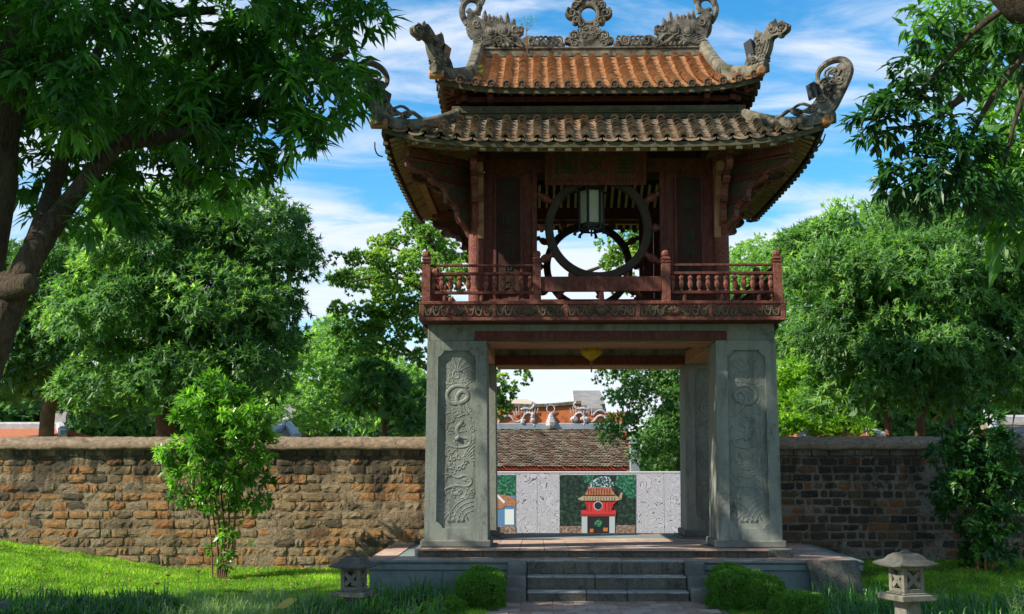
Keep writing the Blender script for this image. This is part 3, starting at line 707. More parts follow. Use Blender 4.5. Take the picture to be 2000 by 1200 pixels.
disc = MB(); disc.lathe([(.070, 0), (.074, .012), (.070, .03), (.056, .034), (.052, .022), (.02, .020), (.015, .030)], (0, 0, 0), 12, (0, -1, 0))
PIT = .2615; CR = .160
def roof_side(k, zf, he, hi_fn, parent, tmat, single, maxsingle, discs=True):
    """tile rows of side k; hi_fn(x) = inner radius where the row stops"""
    n, l = RK(k); joined = MB(); pan = MB(); cm = cover_mesh(tmat); dm = disc.mesh('eave_end_tile', M['endtile']); cnt = 0
    nc = int(he/PIT); xs = [i*PIT for i in range(-nc, nc+1)]
    ang = math.atan2(n.y, n.x) + math.pi/2
    todo = []
    for x in xs:
        r0 = he; r1 = hi_fn(x)
        if r0-r1 < .1: continue
        r = r0; i = 0
        while True:
            zz = zf(x, r); dz = zf(x, r-.02)-zz; sl = math.atan2(dz, .02); rn = r - CR*math.cos(sl)
            if rn < r1: break
            todo.append((x, r-.5*CR*math.cos(sl), zf(x, r-.5*CR*math.cos(sl)), sl, i)); r = rn; i += 1
    todo.sort(key=lambda t: (abs(t[0])*.2 + t[4]*.05))
    for (x, r, z, sl, i) in todo:
        xx = x + random.uniform(-.006, .006); rot = Matrix.Rotation(ang, 4, 'Z') @ Matrix.Rotation(sl-.05+random.uniform(-.02, .02), 4, 'X') @ Matrix.Rotation(random.uniform(-.03, .03), 4, 'Y') @ Matrix.Rotation(random.uniform(-.035, .035), 4, 'Z')
        p = S(k, xx, r, z+.004+random.uniform(0, .006))
        if single and cnt < maxsingle:
            o = piece('roof_tile', cm, parent, p, rot.to_euler()); cnt += 1
        else:
            mt = Matrix.Translation(p) @ rot; joined.add([mt @ Vector(v) for v in cov.v], cov.f)
    if joined.v: o = joined.build('roof_tiles', tmat, parent); tag(o, kind='stuff'); edgemat(o.data, (0,), 3)
    for x in xs:
        p = S(k, x, he+.035, zf(x, he)+.028)
        e = (0, 0, ang)
        if discs: piece('eave_end_tile', dm, parent, p, e)
    # channel tiles between the covers: stepped concave strips
    for x0 in [q-PIT/2 for q in xs] + [xs[-1]+PIT/2]:
        if abs(x0) > he-.08: continue
        r1 = hi_fn(x0); r = he+.03; i = 0
        while True:
            zz = zf(x0, r); sl = math.atan2(zf(x0, r-.02)-zz, .02); rn = r - CR*.62*math.cos(sl)
            if rn < r1: break
            L = 6; base = len(pan.v); hwid = PIT/2-.01; jt = random.uniform(-.006, .006); w = .009
            for (rr, dz) in ((r+jt, -.010), (r+jt, .026), (rn-.015, -.004)):
                for q in range(L+1):
                    u = -1+2*q/L
                    pz = zf(x0, min(rr, he)) + dz - .012 + .030*u*u + (random.uniform(-.002, .002))
                    pan.v.append(tuple(S(k, x0+u*hwid, rr, pz)))
            for s_ in range(2):
                for q in range(L):
                    a = base+s_*(L+1)+q; pan.f.append((a, a+1, a+L+2, a+L+1))
            r = rn; i += 1
    if pan.v: o = pan.build('channel_tiles', tmat, parent, fix=False); tag(o, kind='stuff'); edgemat(o.data, range(6), 12)
    return cnt

low = MB()
# lower roof deck boards (closed underside) as one body per side
def roof_body(k, zf, he, hi_fn, name, mat, parent, thick=.075, off=.02, N=26):
    m = MB(); R = 7; base = 0
    for lay in (0, 1):
        for j in range(R+1):
            for i in range(N+1):
                u = -1+2*i/N; xe = u*he; 
                ri = hi_fn(0) ; r = he + (ri-he)*j/R; x = u*min(he, max(r, hi_fn.__dict__.get('w', 0)))
                z = zf(x if abs(x) < he else he*u, r) - off - thick*lay
                m.v.append(tuple(S(k, x, r, z)))
    A = (R+1)*(N+1)
    for j in range(R):
        for i in range(N):
            a = j*(N+1)+i; m.f += [(a, a+1, a+N+2, a+N+1), (A+a+1, A+a, A+a+N+1, A+a+N+2)]
    for i in range(N): m.f.append((i+1, i, A+i, A+i+1))
    for j in range(R): m.f += [(j*(N+1), (j+1)*(N+1), A+(j+1)*(N+1), A+j*(N+1)), ((j+1)*(N+1)+N, j*(N+1)+N, A+j*(N+1)+N, A+(j+1)*(N+1)+N)]
    return m.build(name, mat, parent)
lroof = MB()
sbox(lroof, 0, -HI+.12, HI-.12, HI-.2, HI-.05, 7.6, 7.9)
lroof = lroof.build('lower_roof', M['darkwood'], pav)
h_l = lambda x: max(HI+.03, abs(x)+.06)
hb = lambda x: HI-.05
hb.__dict__['w'] = 0
for k in range(4):
    roof_body(k, zl, HE-.03, hb, 'roof_boarding', M['darkwood'], lroof)
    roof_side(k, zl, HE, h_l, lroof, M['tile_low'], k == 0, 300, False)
    # eave board, mossy, following the upturned eave, with small tenon ends
    m = MB(); N = 30
    for i in range(N):
        a, c = -HE+2*HE*i/N, -HE+2*HE*(i+1)/N
        p0, p1 = S(k, a*.992, HE-.02, zl(a, HE)-.065), S(k, c*.992, HE-.02, zl(c, HE)-.065); m.bar(p0, p1, .045, .085)
    for i in range(25):
        x = -3.3+i*.275; z = zl(x, HE)-.15; sbox(m, k, x-.05, x+.05, HE-.075, HE+.006, z-.02, z+.03)
    m.build('eave_board', M['moss'], lroof)
    # hip ridge at the corner between side k and the next, ridge band round the top
    pts = []
    for i in range(15):
        t = i/14; q = HI+.02+(HE+.10-HI)*t; z = zl(q, q) if q < HE else zl(HE, HE)
        pts.append(S(k, q, q, z - .03 + .05*max(0, t-.7)**1*3*.3))
    m = MB(); m.sweep(pts, .20, .20); hipo = m.build('hip_ridge', M['ridge'], lroof, bevel=.01)
    m = MB(); m.lathe([(.085, -.16), (.09, -.1), (.085, .10), (.06, .12)], S(k, HE+.03, HE+.06, zl(HE, HE)+.02), 12, RK(k)[0]); m.build('corner_end_tile', M['tile_up'], lroof)
    m = MB(); e = .0 if k % 2 == 0 else .075
    w = HI+.10
    sbox(m, k, -w+e, w-e, HI-.02, HI+.055, 7.93, 8.03); sbox(m, k, -w+e*1.3, w-e*1.3, HI+.0, HI+.08, 8.03, 8.065); sbox(m, k, -w+.01+e, w-.01-e, HI-.02, HI+.06, 8.065, 8.16)
    m.build('ridge_band', M['moss'], lroof, bevel=.008)
    # rafters and purlins below, brackets from the columns
    if True:
        for i in range(44):
            x = -3.3 + 6.6*i/43
            r1 = max(CH+.05, abs(x)*1.0+.02)
            if HE-.08-r1 < .12: continue
            m = MB(); m.bar(S(k, x, r1, zl(min(abs(x), r1), r1) -.135 if r1 >= HI else zl(0, HI)-.135-.0), S(k, x, HE-.10, zl(x, HE-.10)-.135), .05, .045)
            if k != 2 or True: m.build('rafter', M['rafter'], lroof)
    m = MB(); N = 12
    for (rr, w, h, dz) in ((3.18, .13, .11, -.215),):
        for i in range(N):
            a, c = -rr+2*rr*i/N, -rr+2*rr*(i+1)/N; m.bar(S(k, a, rr, zl(a, rr)+dz), S(k, c, rr, zl(c, rr)+dz), w, h)
    m.build('purlin', M['brownwood'], lroof)
# stepped, curved bracket arms at each column (outwards both ways and on the diagonal)
def arm(k, x, dirv, L, name='bracket_arm'):
    """profile in (distance, z)"""
    n, l = RK(k); base = S(k, x, CH+.10, 0); d = (n*dirv[0]+l*dirv[1]).normalized(); sd = d.cross(Vector((0, 0, 1)))
    s = L/1.1
    prof = smooth2([(0, 7.12), (1.04*s, 7.10), (1.10*s, 7.02), (.98*s, 6.92), (.74*s, 6.92), (.68*s, 6.78), (.46*s, 6.74), (.42*s, 6.52), (.26*s, 6.44), (.24*s, 6.22), (.10*s, 6.12), (0, 5.92)], 1)
    m = MB(); m.prism([(0, 7.12)]+prof+[(0, 5.92)], lambda u, w, t: base+d*u+sd*t+Vector((0, 0, w)), -.018, .018)
    for q in range(7):
        u0, w0 = [(.18, 6.35), (.34, 6.62), (.16, 6.66), (.55, 6.88), (.36, 6.88), (.15, 6.93), (.76, 7.0)][q]
        for t_ in (-.02, .02): m.tube([base+d*(u*s)+sd*t_+Vector((0, 0, w)) for u, w in spiral(u0, w0, .085, 70*q, 1.3, 9)], .016, 5)
    m.build(name, M['carve'], lroof, fix=True)
    m = MB(); m.sweep([base+d*u+Vector((0, 0, w-.03)) for u, w in prof[1:-1]], .11, .055, up=(-d.x*.5, -d.y*.5, .85)); m.build('curved_rib', M['redbright'], lroof)
    m = MB(); m.bar(base+Vector((0, 0, 6.83)), base+d*(.80*s)+Vector((0, 0, 6.90)), .10, .10); m.build('lower_bracket_beam', M['redwood'], lroof)
    m = MB(); m.bar(base+Vector((0, 0, 6.48)), base+d*(.44*s)+Vector((0, 0, 6.50)), .09, .09); m.build('lower_bracket_beam', M['redwood'], lroof)
    e = base+d*(1.08*s)
    m = MB(); m.bar(Vector((base.x, base.y, 7.20)), e+Vector((0, 0, 7.20)), .12, .14); m.build('bracket_beam', M['redbright'], lroof)
for k in range(4):
    for s in (-1, 1): arm(k, s*CH, (1, 0), 1.05)
    arm(k, CH, (1, 1), 1.45, 'corner_bracket_arm')
# slim carved brackets on the front face
for s in (-1, 1):
    m = MB(); x = XC+s*2.02; yb = YC-CH-.16
    m.prism([(0, 7.1), (-.55, 7.1), (-.5, 6.95), (-.3, 6.9), (-.22, 6.6), (-.10, 6.5), (-.06, 6.2), (0, 5.9)], lambda u, w, t, x=x, yb=yb: Vector((x+t, yb+u, w)), -.055, .055)
    m.build('front_bracket', M['brownwood'], lroof, fix=True)

# ---- upper body
ub = MB(); ub.box(XC-1.95, XC+1.95, YC-1.95, YC+1.95, 7.9, 8.55); ub = ub.build('upper_body', M['darkwood'], pav)
for k in range(4):
    for i in range(7):
        m = MB(); x = -1.8+i*.6; sbox(m, k, x-.03, x+.03, 1.952, 2.0, 8.1, 8.5); m.build('batten', M['redwood'], ub)
    m = MB(); sbox(m, k, -2.45, 2.45, 2.25, 2.36, 8.27, 8.36); m.build('purlin', M['redwood'], ub)
    for s in (-1, 1):
        m = MB(); n_, l_ = RK(k); 
        m.prism([(0, 8.34), (.62, 8.34), (.6, 8.26), (.35, 8.22), (.25, 8.08), (0, 8.0)], lambda u, w, t, k=k, s=s: S(k, s*1.85+t, 1.95+u, w), -.05, .05); m.build('bracket_arm', M['redwood'], ub, fix=True)

# ---- upper roof: hip-and-gable
uroof = MB(); uroof.box(XC-UG+.05, XC+UG-.05, YC-.05, YC+.05, 8.6, 9.82); uroof = uroof.build('upper_roof', M['darkwood'], pav)
def hu0(x): return .10 if abs(x) < UG-.04 else max(UG, abs(x)+.05)
def hu1(x): return max(UG+.12, abs(x)+.06)
for k in range(4):
    if k % 2 == 0:
        hb0 = lambda x: 0.0
        hb0.__dict__['w'] = UG+.02
        roof_body(k, zu, UE-.03, hb0, 'roof_boarding', M['moss'], uroof)
        c = roof_side(k, zu, UE, hu0, uroof, M['tile_up'], k == 0, 300)
    else:
        hb1 = lambda x: UG-.02
        hb1.__dict__['w'] = 0
        roof_body(k, zu, UE-.03, hb1, 'roof_boarding', M['moss'], uroof)
        roof_side(k, zu, UE, hu1, uroof, M['tile_up'], False, 0)
    m = MB(); N = 24
    for i in range(N):
        a, c = -UE+2*UE*i/N, -UE+2*UE*(i+1)/N
        m.bar(S(k, a*.992, UE-.02, zu(a, UE)-.065), S(k, c*.992, UE-.02, zu(c, UE)-.065), .045, .09)
    m.build('eave_board', M['moss'], uroof)
    for i in range(26):
        x = -2.5+i*.2; r1 = max(1.97, abs(x))
        if UE-.08-r1 < .1: continue
        m = MB(); m.bar(S(k, x, r1, zu(0, max(r1, 2.0))-.13), S(k, x, UE-.08, zu(x, UE-.08)-.13), .05, .05); m.build('rafter', M['redwood'], uroof)
    pts = []
    for i in range(10):
        t = i/9; q = UG+.06+(UE+.10-UG-.06)*t; qq = min(q, UE)
        pts.append(S(k, q, q, zu(qq, qq) - .03 + .06*t*t))
    m = MB(); m.sweep(pts, .19, [.34-.16*math.sin(i/9*math.pi/2) for i in range(10)]); m.build('hip_ridge', M['ridge'], uroof, bevel=.01)
    m = MB(); m.lathe([(.08, -.14), (.085, -.1), (.08, .10), (.055, .12)], S(k, UE+.01, UE+.05, zu(UE, UE)+.03), 12, RK(k)[0]); m.build('corner_end_tile', M['tile_up'], uroof)
# gable ends and gable ridges
for s in (-1, 1):
    m = MB()
    tri = [(-UG, zu(0, UG)-.05)] + [(-UG+2*UG*i/12, zu(0, abs(-UG+2*UG*i/12))-.03) for i in range(13)] + [(UG, zu(0, UG)-.05)]
    m.prism(tri[1:-1], lambda u, w, t, s=s: Vector((XC+s*(UG-.08)+t, YC+u, w)), -.05, .05); m.build('gable', M['roofwallred'], uroof, fix=True)
    for f in (-1, 1):
        pts = [Vector((XC+s*(UG+.04+.06*(i/10)), YC+f*(UG+.04)*i/10*1.0, zu(0, UG*i/10)-.04)) for i in range(11)]
        m = MB(); m.sweep(pts, .22, [.33+.03*math.sin(i) *0 for i in range(11)]); m.build('gable_ridge', M['ridge'], uroof, bevel=.012)
# main ridge
m = MB(); m.box(XC-UG+.02, XC+UG-.02, YC-.10, YC+.10, 9.84, 9.99); m.box(XC-UG, XC+UG, YC-.125, YC+.125, 9.992, 10.03); ridge = m.build('main_ridge', M['ridge'], uroof, bevel=.01)

# ---------------- ornaments
def smoothclosed(pts, k=1):
    for _ in range(k):
        q = []
        for i in range(len(pts)):
            a, b_ = pts[i], pts[(i+1) % len(pts)]; q += [(a[0]*.8+b_[0]*.2, a[1]*.8+b_[1]*.2), (a[0]*.2+b_[0]*.8, a[1]*.2+b_[1]*.8)]
        pts = q
    return pts
def ridge_dragon(s):
    """traced in frame pixels on the ridge plane and mirrored for the other end"""
    m = MB(); cx = 1151
    def p(px, py, t=0):
        q = W(px, py, YC); x = q.x - W(cx, py, YC).x + .0
        return Vector((XC - .04 + s*(-1)*(-x), YC - t, q.z))
    def fn(u, w, t): return p(u, w, t)
    body = [(935, 97), (925, 84), (921, 66), (914, 46), (913, 33), (922, 27), (932, 32), (941, 41), (950, 46), (962, 43), (975, 46), (990, 47), (1004, 50), (1012, 57), (1019, 54), (1025, 58), (1022, 66), (1013, 74), (1020, 80), (1034, 72), (1042, 78), (1050, 84), (1062, 80), (1072, 86), (1084, 76), (1092, 86), (1104, 88), (1104, 97)]
    m.prism(smoothclosed(body, 1), fn, -.10, .10)
    def tb(pts, r, t=.1, ff=1): 
        for tt in (t, -t): m.tube([p(x, y, tt) for x, y in pts], r, 6)
    def sp(x, y, t, r, tt=.1, r0=0): tb(spiral(x, y, r, r0, t, 12), .024, tt)
    # tail ring and horn above the head
    m.tube([p(x, y) for x, y in smooth2([(914, 48), (905, 34), (903, 18), (910, 4), (922, -1), (935, 3), (939, 14), (934, 25), (923, 28), (915, 20)], 2)], .062, 8)
    m.tube([p(x, y) for x, y in smooth2([(908, 8), (902, -6), (915, -22), (935, -20)], 2)], .05, 7)
    m.tube([p(x, y) for x, y in smooth2([(936, 30), (938, 14), (946, 2), (948, -14), (940, -26)], 2)], .045, 7)
    # mane spikes
    for bx, by, tx, ty in ((947, 46, 949, 20), (957, 46, 957, 27), (964, 45, 966, 30), (972, 46, 970, 32), (979, 47, 979, 29), (991, 50, 992, 24), (1001, 54, 1006, 37), (918, 52, 909, 38), (922, 64, 911, 54), (925, 74, 912, 60)):
        a = p(bx, by); b_ = p(tx, ty); d = (b_-a); m.tube([a, a+d*.5, a+d*.8, b_], [.065, .055, .032, .006], 6)
    for x, y, r in ((959, 67, .085), (985, 65, .075)):
        for tt in (.10, -.10): m.ball(p(x, y, tt), (r, r*.7, r), 10, 7)
        sp(x, y, 1.4, 12, .11)
    for x, y, r, a in ((1008, 60, 8, 0), (1018, 60, 6, 40), (1000, 84, 8, 100), (975, 84, 9, 200), (948, 80, 8, 90), (1040, 84, 9, 0), (1060, 88, 8, 180), (1080, 84, 9, 60), (1094, 90, 7, 200), (932, 50, 8, 30)): sp(x, y, 1.4, r, .1, a)
    for k in range(6): tb([(965+9*k, 88+1.5*math.sin(k)), (968+9*k, 95)], .03, .12)
    for k in range(5): tb(smooth2([(926+3*k, 88-4*k), (940+4*k, 92-3*k), (955+5*k, 90-1.5*k)], 1), .022)
    tb(smooth2([(988, 78), (1000, 88), (1014, 94), (1022, 96)], 1), .03, .13)
    tb(smooth2([(1000, 72), (1010, 78), (1020, 92)], 1), .026, .12)
    for k in range(7): tb(smooth2([(1034+9*k, 80+3*math.sin(k*2)), (1040+9*k, 74), (1046+9*k, 82), (1040+9*k, 92)], 1), .024)
    m.build('dragon_finial', M['mortarcarve'], ridge, smooth=False, fix=True)
ridge_dragon(1); ridge_dragon(-1)
# sun disc on its cloud pedestal
def cen(px, py, t=0):
    q = W(px, py, YC); return Vector((XC - .04 + q.x - W(1151, py, YC).x, YC-t, q.z))
m = MB()
N = 40; prof = [(.145, -.05), (.155, -.075), (.20, -.085), (.235, -.06), (.235, .06), (.20, .085), (.155, .075), (.145, .05)]; c0 = cen(1151, 29)
for i in range(N):
    a = 2*math.pi*i/N
    for r, t in prof: m.v.append((c0.x+r*math.cos(a), YC+t, c0.z+r*math.sin(a)))
m.f = [(i*8+q, i*8+(q+1) % 8, ((i+1) % N)*8+(q+1) % 8, ((i+1) % N)*8+q) for i in range(N) for q in range(8)]
sund = m.build('sun_disc', M['mortarcarve'], ridge, fix=True)
m = MB()
m.prism(smoothclosed([(1112, 97), (1116, 84), (1108, 78), (1120, 68), (1131, 64), (1132, 52), (1170, 52), (1171, 64), (1182, 68), (1194, 78), (1186, 84), (1190, 97)], 1), lambda u, w, t: cen(u, w, t), -.09, .09)
for sx in (-1, 1):
    for (x, y, r, tr) in ((33, 28, 11, .03), (27, 14, 7.5, .026), (25, 43, 8, .028), (14, 50, 6, .022), (16, 65, 7, .024), (30, 73, 9, .028), (10, 73, 7, .024), (42, 82, 7, .024), (28, 88, 8, .024), (20, 1, 9, .03), (8, -8, 9, .03), (8, 60, 5, .02)):
        for tt in (.085, -.085): m.tube([cen(1151+sx*u, w, tt) for u, w in spiral(x, y, r, 20*x, 1.4, 12)], tr, 6)
        m.ball(cen(1151+sx*x, y), (r*.0097, .085, r*.0097), 8, 6)
    m.tube([cen(1151+sx*u, w) for u, w in smooth2([(22, 18), (34, 18), (44, 26), (42, 34), (30, 40), (22, 40)], 1)], .035, 6)
m.prism(smoothclosed([(1127, 2), (1130, -16), (1140, -30), (1151, -46), (1162, -30), (1172, -16), (1175, 2), (1163, 12), (1139, 12)], 1), lambda u, w, t: cen(u, w, t), -.07, .07)
m.build('cloud_pedestal', M['mortarcarve'], sund, smooth=False, fix=True)

# corner finials: silhouettes on the diagonal plane of each corner
def corner_frame(k, e, ze):     # local u outwards along the hip (seen foreshortened by sqrt 2 from the front), w up
    base = S(k, e, e, ze); n, l = RK(k); d = (n+l).normalized(); sd = d.cross(Vector((0, 0, 1)))
    return base, d, sd
def plume(k):
    base, d, sd = corner_frame(k, HE, zl(HE, HE)+.15); sc_ = .0083
    def p(px, py, t=0): return base + d*((px-1612)*sc_*1.41) + sd*t + Vector((0, 0, -(py-228)*sc_))
    m = MB(); out = [(1575, 214), (1590, 222), (1610, 234), (1624, 226), (1636, 200), (1650, 168), (1653, 150), (1644, 136), (1634, 140), (1640, 154), (1634, 164), (1622, 164), (1614, 156), (1608, 162), (1609, 176), (1604, 192), (1594, 206)]
    m.prism(smoothclosed(out, 1), p, -.035, .035)
    rim = smooth2([(1560, 208), (1580, 224), (1606, 236), (1626, 226), (1638, 200), (1652, 168), (1656, 150), (1648, 132), (1631, 125), (1614, 130), (1604, 143), (1603, 158), (1609, 168)], 2)
    m.tube([p(x, y) for x, y in rim], [.03+.03*math.sin(math.pi*i/(len(rim)-1)) for i in range(len(rim))], 7)
    for (x, y, r, a) in ((1628, 150, 15, 0), (1634, 152, 9, 180), (1618, 168, 9, 200), (1630, 170, 8, 300), (1622, 182, 9, 90), (1612, 200, 9, 200), (1596, 212, 8, 0), (1640, 170, 8, 45), (1572, 213, 7, 90)):
        for tt in (.045, -.045): m.tube([p(u, w, tt) for u, w in spiral(x, y, r, a, 1.4, 12)], .022, 6)
    m.tube([p(u, w) for u, w in smooth2([(1575, 214), (1560, 203), (1552, 206), (1540, 214), (1535, 211)], 2)], .035, 6)
    m.tube([p(u, w) for u, w in smooth2([(1590, 205), (1578, 196), (1566, 200), (1560, 208)], 2)], .026, 6)
    for i in range(9):
        a = math.radians(100-24*i); m.ball(p(1629+24*math.cos(a)*.9, 152-24*math.sin(a)), .032, 6, 4)
    m.build('plume_finial', M['mortarcarve'], lroof, fix=True)
def dragon_corner(k):
    base, d, sd = corner_frame(k, UE, zu(UE, UE)+.18); sc_ = .0084
    def p(px, py, t=0): return base + d*((px-1480)*sc_*1.41) + sd*t + Vector((0, 0, -(py-140)*sc_))
    m = MB(); out = [(1456, 142), (1460, 126), (1468, 112), (1474, 90), (1477, 72), (1484, 74), (1490, 82), (1496, 72), (1506, 60), (1513, 70), (1524, 68), (1531, 76), (1530, 88), (1520, 94), (1509, 92), (1502, 96), (1500, 112), (1494, 130), (1486, 144)]
    m.prism(smoothclosed(out, 1), p, -.065, .065)
    for bx, by, tx, ty in ((1477, 84, 1476, 66), (1495, 78, 1498, 62), (1508, 70, 1508, 54), (1516, 70, 1520, 62), (1528, 84, 1534, 78)):
        a = p(bx, by); b_ = p(tx, ty); m.tube([a, a+(b_-a)*.6, b_], [.05, .035, .006], 6)
    for (x, y, r, a) in ((1508, 80, 7, 0), (1522, 80, 8, 90), (1485, 96, 8, 20), (1482, 116, 9, 150), (1474, 132, 8, 250), (1490, 130, 7, 60)):
        for tt in (.07, -.07): m.tube([p(u, w, tt) for u, w in spiral(x, y, r, a, 1.4, 10)], .02, 6)
    for q in range(4): m.tube([p(1500-q*6, 96+q*1, .07), p(1494-q*6, 118, .07), p(1482-q*6, 140, .07)], .018, 5)
    m.ball(p(1518, 92), .07, 7, 5)
    m.build('dragon_corner_finial', M['mortarcarve'], uroof, fix=True)
for k in range(4): plume(k); dragon_corner(k)

# ================================================================ things fixed to the pavilion
board = thing('name_board', 'dark red name board with three carved characters hung above the round window', 'sign', (XC-.05, 20.36, 7.0))
tl = math.radians(12)
def bp(u, v, t):       # board plane, top leaning out
    return Vector((XC-.05+u, 20.40 - math.sin(tl)*v - math.cos(tl)*t, 6.83 + math.cos(tl)*v - math.sin(tl)*t))
def bbox(mb, u0, u1, v0, v1, t0, t1):
    mb.frustum([bp(u0, v0, t0), bp(u1, v0, t0), bp(u1, v0, t1), bp(u0, v0, t1)], [bp(u0, v1, t0), bp(u1, v1, t0), bp(u1, v1, t1), bp(u0, v1, t1)])
m = MB(); bbox(m, -.80, .80, .05, .64, 0, .04); m.build('panel', M['redwood'], board, fix=True)
m = MB(); bbox(m, -.87, .87, 0, .07, -.01, .07); bbox(m, -.87, .87, .62, .69, -.01, .07); bbox(m, -.87, -.80, .071, .619, -.01, .07); bbox(m, .80, .87, .071, .619, -.01, .07)
m.build('frame', M['redwood'], board, fix=True)
for ch, u in (('閣', -.50), ('文', 0), ('奎', .50)):
    o = bp(u, .345, .045); ex = Vector((1, 0, 0)); ey = bp(0, 1, 0)-bp(0, 0, 0); ez = bp(0, 0, 1)-bp(0, 0, 0)
    text_mesh('lettering', ch, .44, .008, M['gold'], Matrix(((ex.x, ey.x, ez.x, o.x), (ex.y, ey.y, ez.y, o.y), (ex.z, ey.z, ez.z, o.z), (0, 0, 0, 1))), board)
M['black'] = weathered('black_metal', [(.3, (.012,.014,.014)), (.7, (.03,.035,.035))], 20, None, rough=.5, bump=.1)
M['paper'] = weathered('lantern_glass', [(.3, (.34,.36,.27)), (.7, (.46,.48,.38))], 6, (.2,.17,.11), 7, .56, .7, rough=.4, bump=0)
# six-sided lantern
lc = Vector((WX(1155, 20.75, 420), 20.75, 0)); zb_, zt_ = WZ(450, 20.75), WZ(372, 20.75)
lan = thing('hanging_lantern', 'black six-sided lantern with pale panes hanging in front of the round window', 'lantern', (lc.x, lc.y, zt_))
hx = [(.215*math.cos(math.radians(60*i+12)), .215*math.sin(math.radians(60*i+12))) for i in range(6)]
f_ = MB()
for i in range(6):
    x, y = hx[i]; x2, y2 = hx[(i+1) % 6]
    f_.tube([(lc.x+x, lc.y+y, zb_-.03), (lc.x+x, lc.y+y, zt_)], .026, 6)
    for zz in (zb_-.01, zb_+.09, zt_-.02, zt_): f_.bar((lc.x+x, lc.y+y, zz), (lc.x+x2, lc.y+y2, zz), .03, .03)
    f_.bar((lc.x+(x+x2)/2, lc.y+(y+y2)/2, zb_-.01), (lc.x+(x+x2)/2, lc.y+(y+y2)/2, zb_+.09), .02, .02)
    f_.tube([(lc.x+x*1.0, lc.y+y*1.0, zb_-.01), (lc.x+x*1.35, lc.y+y*1.35, zb_-.05), (lc.x+x*1.4, lc.y+y*1.4, zb_-.10)], [.02, .025, .035], 6)
    f_.tube([(lc.x+x*1.0, lc.y+y*1.0, zt_-.04), (lc.x+x*1.4, lc.y+y*1.4, zt_-.05), (lc.x+x*1.55, lc.y+y*1.55, zt_+.03)], [.02, .025, .012], 6)
f_.tube([(lc.x, lc.y, zb_-.11), (lc.x, lc.y, zb_)], .018, 6)
f_.build('frame', M['black'], lan)
for i in range(6):
    x, y = hx[i]; x2, y2 = hx[(i+1) % 6]; m = MB(); m.bar((lc.x+x*.94, lc.y+y*.94, (zb_+.1+zt_)/2-.012), (lc.x+x2*.94, lc.y+y2*.94, (zb_+.1+zt_)/2-.012), .008, zt_-zb_-.13); m.build('pane', M['paper'], lan)
m = MB(); m.lathe([(.235, zt_+.015), (.24, zt_+.035), (.12, zt_+.12), (.04, zt_+.18), (.012, zt_+.20), (.012, 7.3)], (lc.x, lc.y, 0), 6); m.build('cap', M['black'], lan)
m = MB(); m.bar((lc.x, 20.52, 7.25), (lc.x, 20.98, 7.25), .05, .05); m.build('hook_bar', M['black'], lan)
# lotus lamp in the gateway
M['lotus'], n_, L_, P_ = nodes('yellow_silk'); P_.inputs['Base Color'].default_value = (.70, .52, .04, 1); P_.inputs['Roughness'].default_value = .6
t_ = n_.new('ShaderNodeBsdfTranslucent'); t_.inputs[0].default_value = (.8, .62, .05, 1); x_ = n_.new('ShaderNodeMixShader'); x_.inputs[0].default_value = .45
L_(P_.outputs[0], x_.inputs[1]); L_(t_.outputs[0], x_.inputs[2]); L_(x_.outputs[0], n_['Material Output'].inputs[0])
q = W(1155, 706, 21.6); lo = thing('lotus_lamp', 'small yellow lotus-shaped silk lamp with a tassel hanging under the gateway ceiling', 'lamp', (q.x, 21.6, 4.3))
for ringi, (nn, rr, zz, tip) in enumerate(((6, .10, .27, .20), (6, .17, .25, .24))):
    for i in range(nn):
        a = 2*math.pi*(i+.5*ringi)/nn; m = MB(); c_, s_ = math.cos(a), math.sin(a)
        G = 6
        for j in range(G+1):
            t = j/G; r = rr*math.sin(min(1, t*1.25)*math.pi/2)*(1.15 if t < .8 else 1.05); z = q.z+.005+zz*t; wd = .105*math.sin(math.pi*min(.97, t*.9+.08))
            for u in (-1, -.4, .4, 1):
                rb = r-.02*u*u; m.v.append((q.x+rb*c_-u*wd*s_, 21.6+rb*s_+u*wd*c_, z))
        m.f = [(j*4+u, j*4+u+1, j*4+u+5, j*4+u+4) for j in range(G) for u in range(3)]
        m.build('petal', M['lotus'], lo, smooth=True)
m = MB(); m.tube([(q.x, 21.6, q.z+.25), (q.x, 21.6, 4.34)], .006, 5); m.build('cord', M['black'], lo)
M['tassel'] = plain('tassel_thread', (.30, .12, .04), .8)
m = MB(); m.lathe([(.008, -.20), (.016, -.18), (.012, -.10), (.022, -.06), (.018, 0)], (q.x, 21.6, q.z), 7); m.build('tassel', M['tassel'], lo)
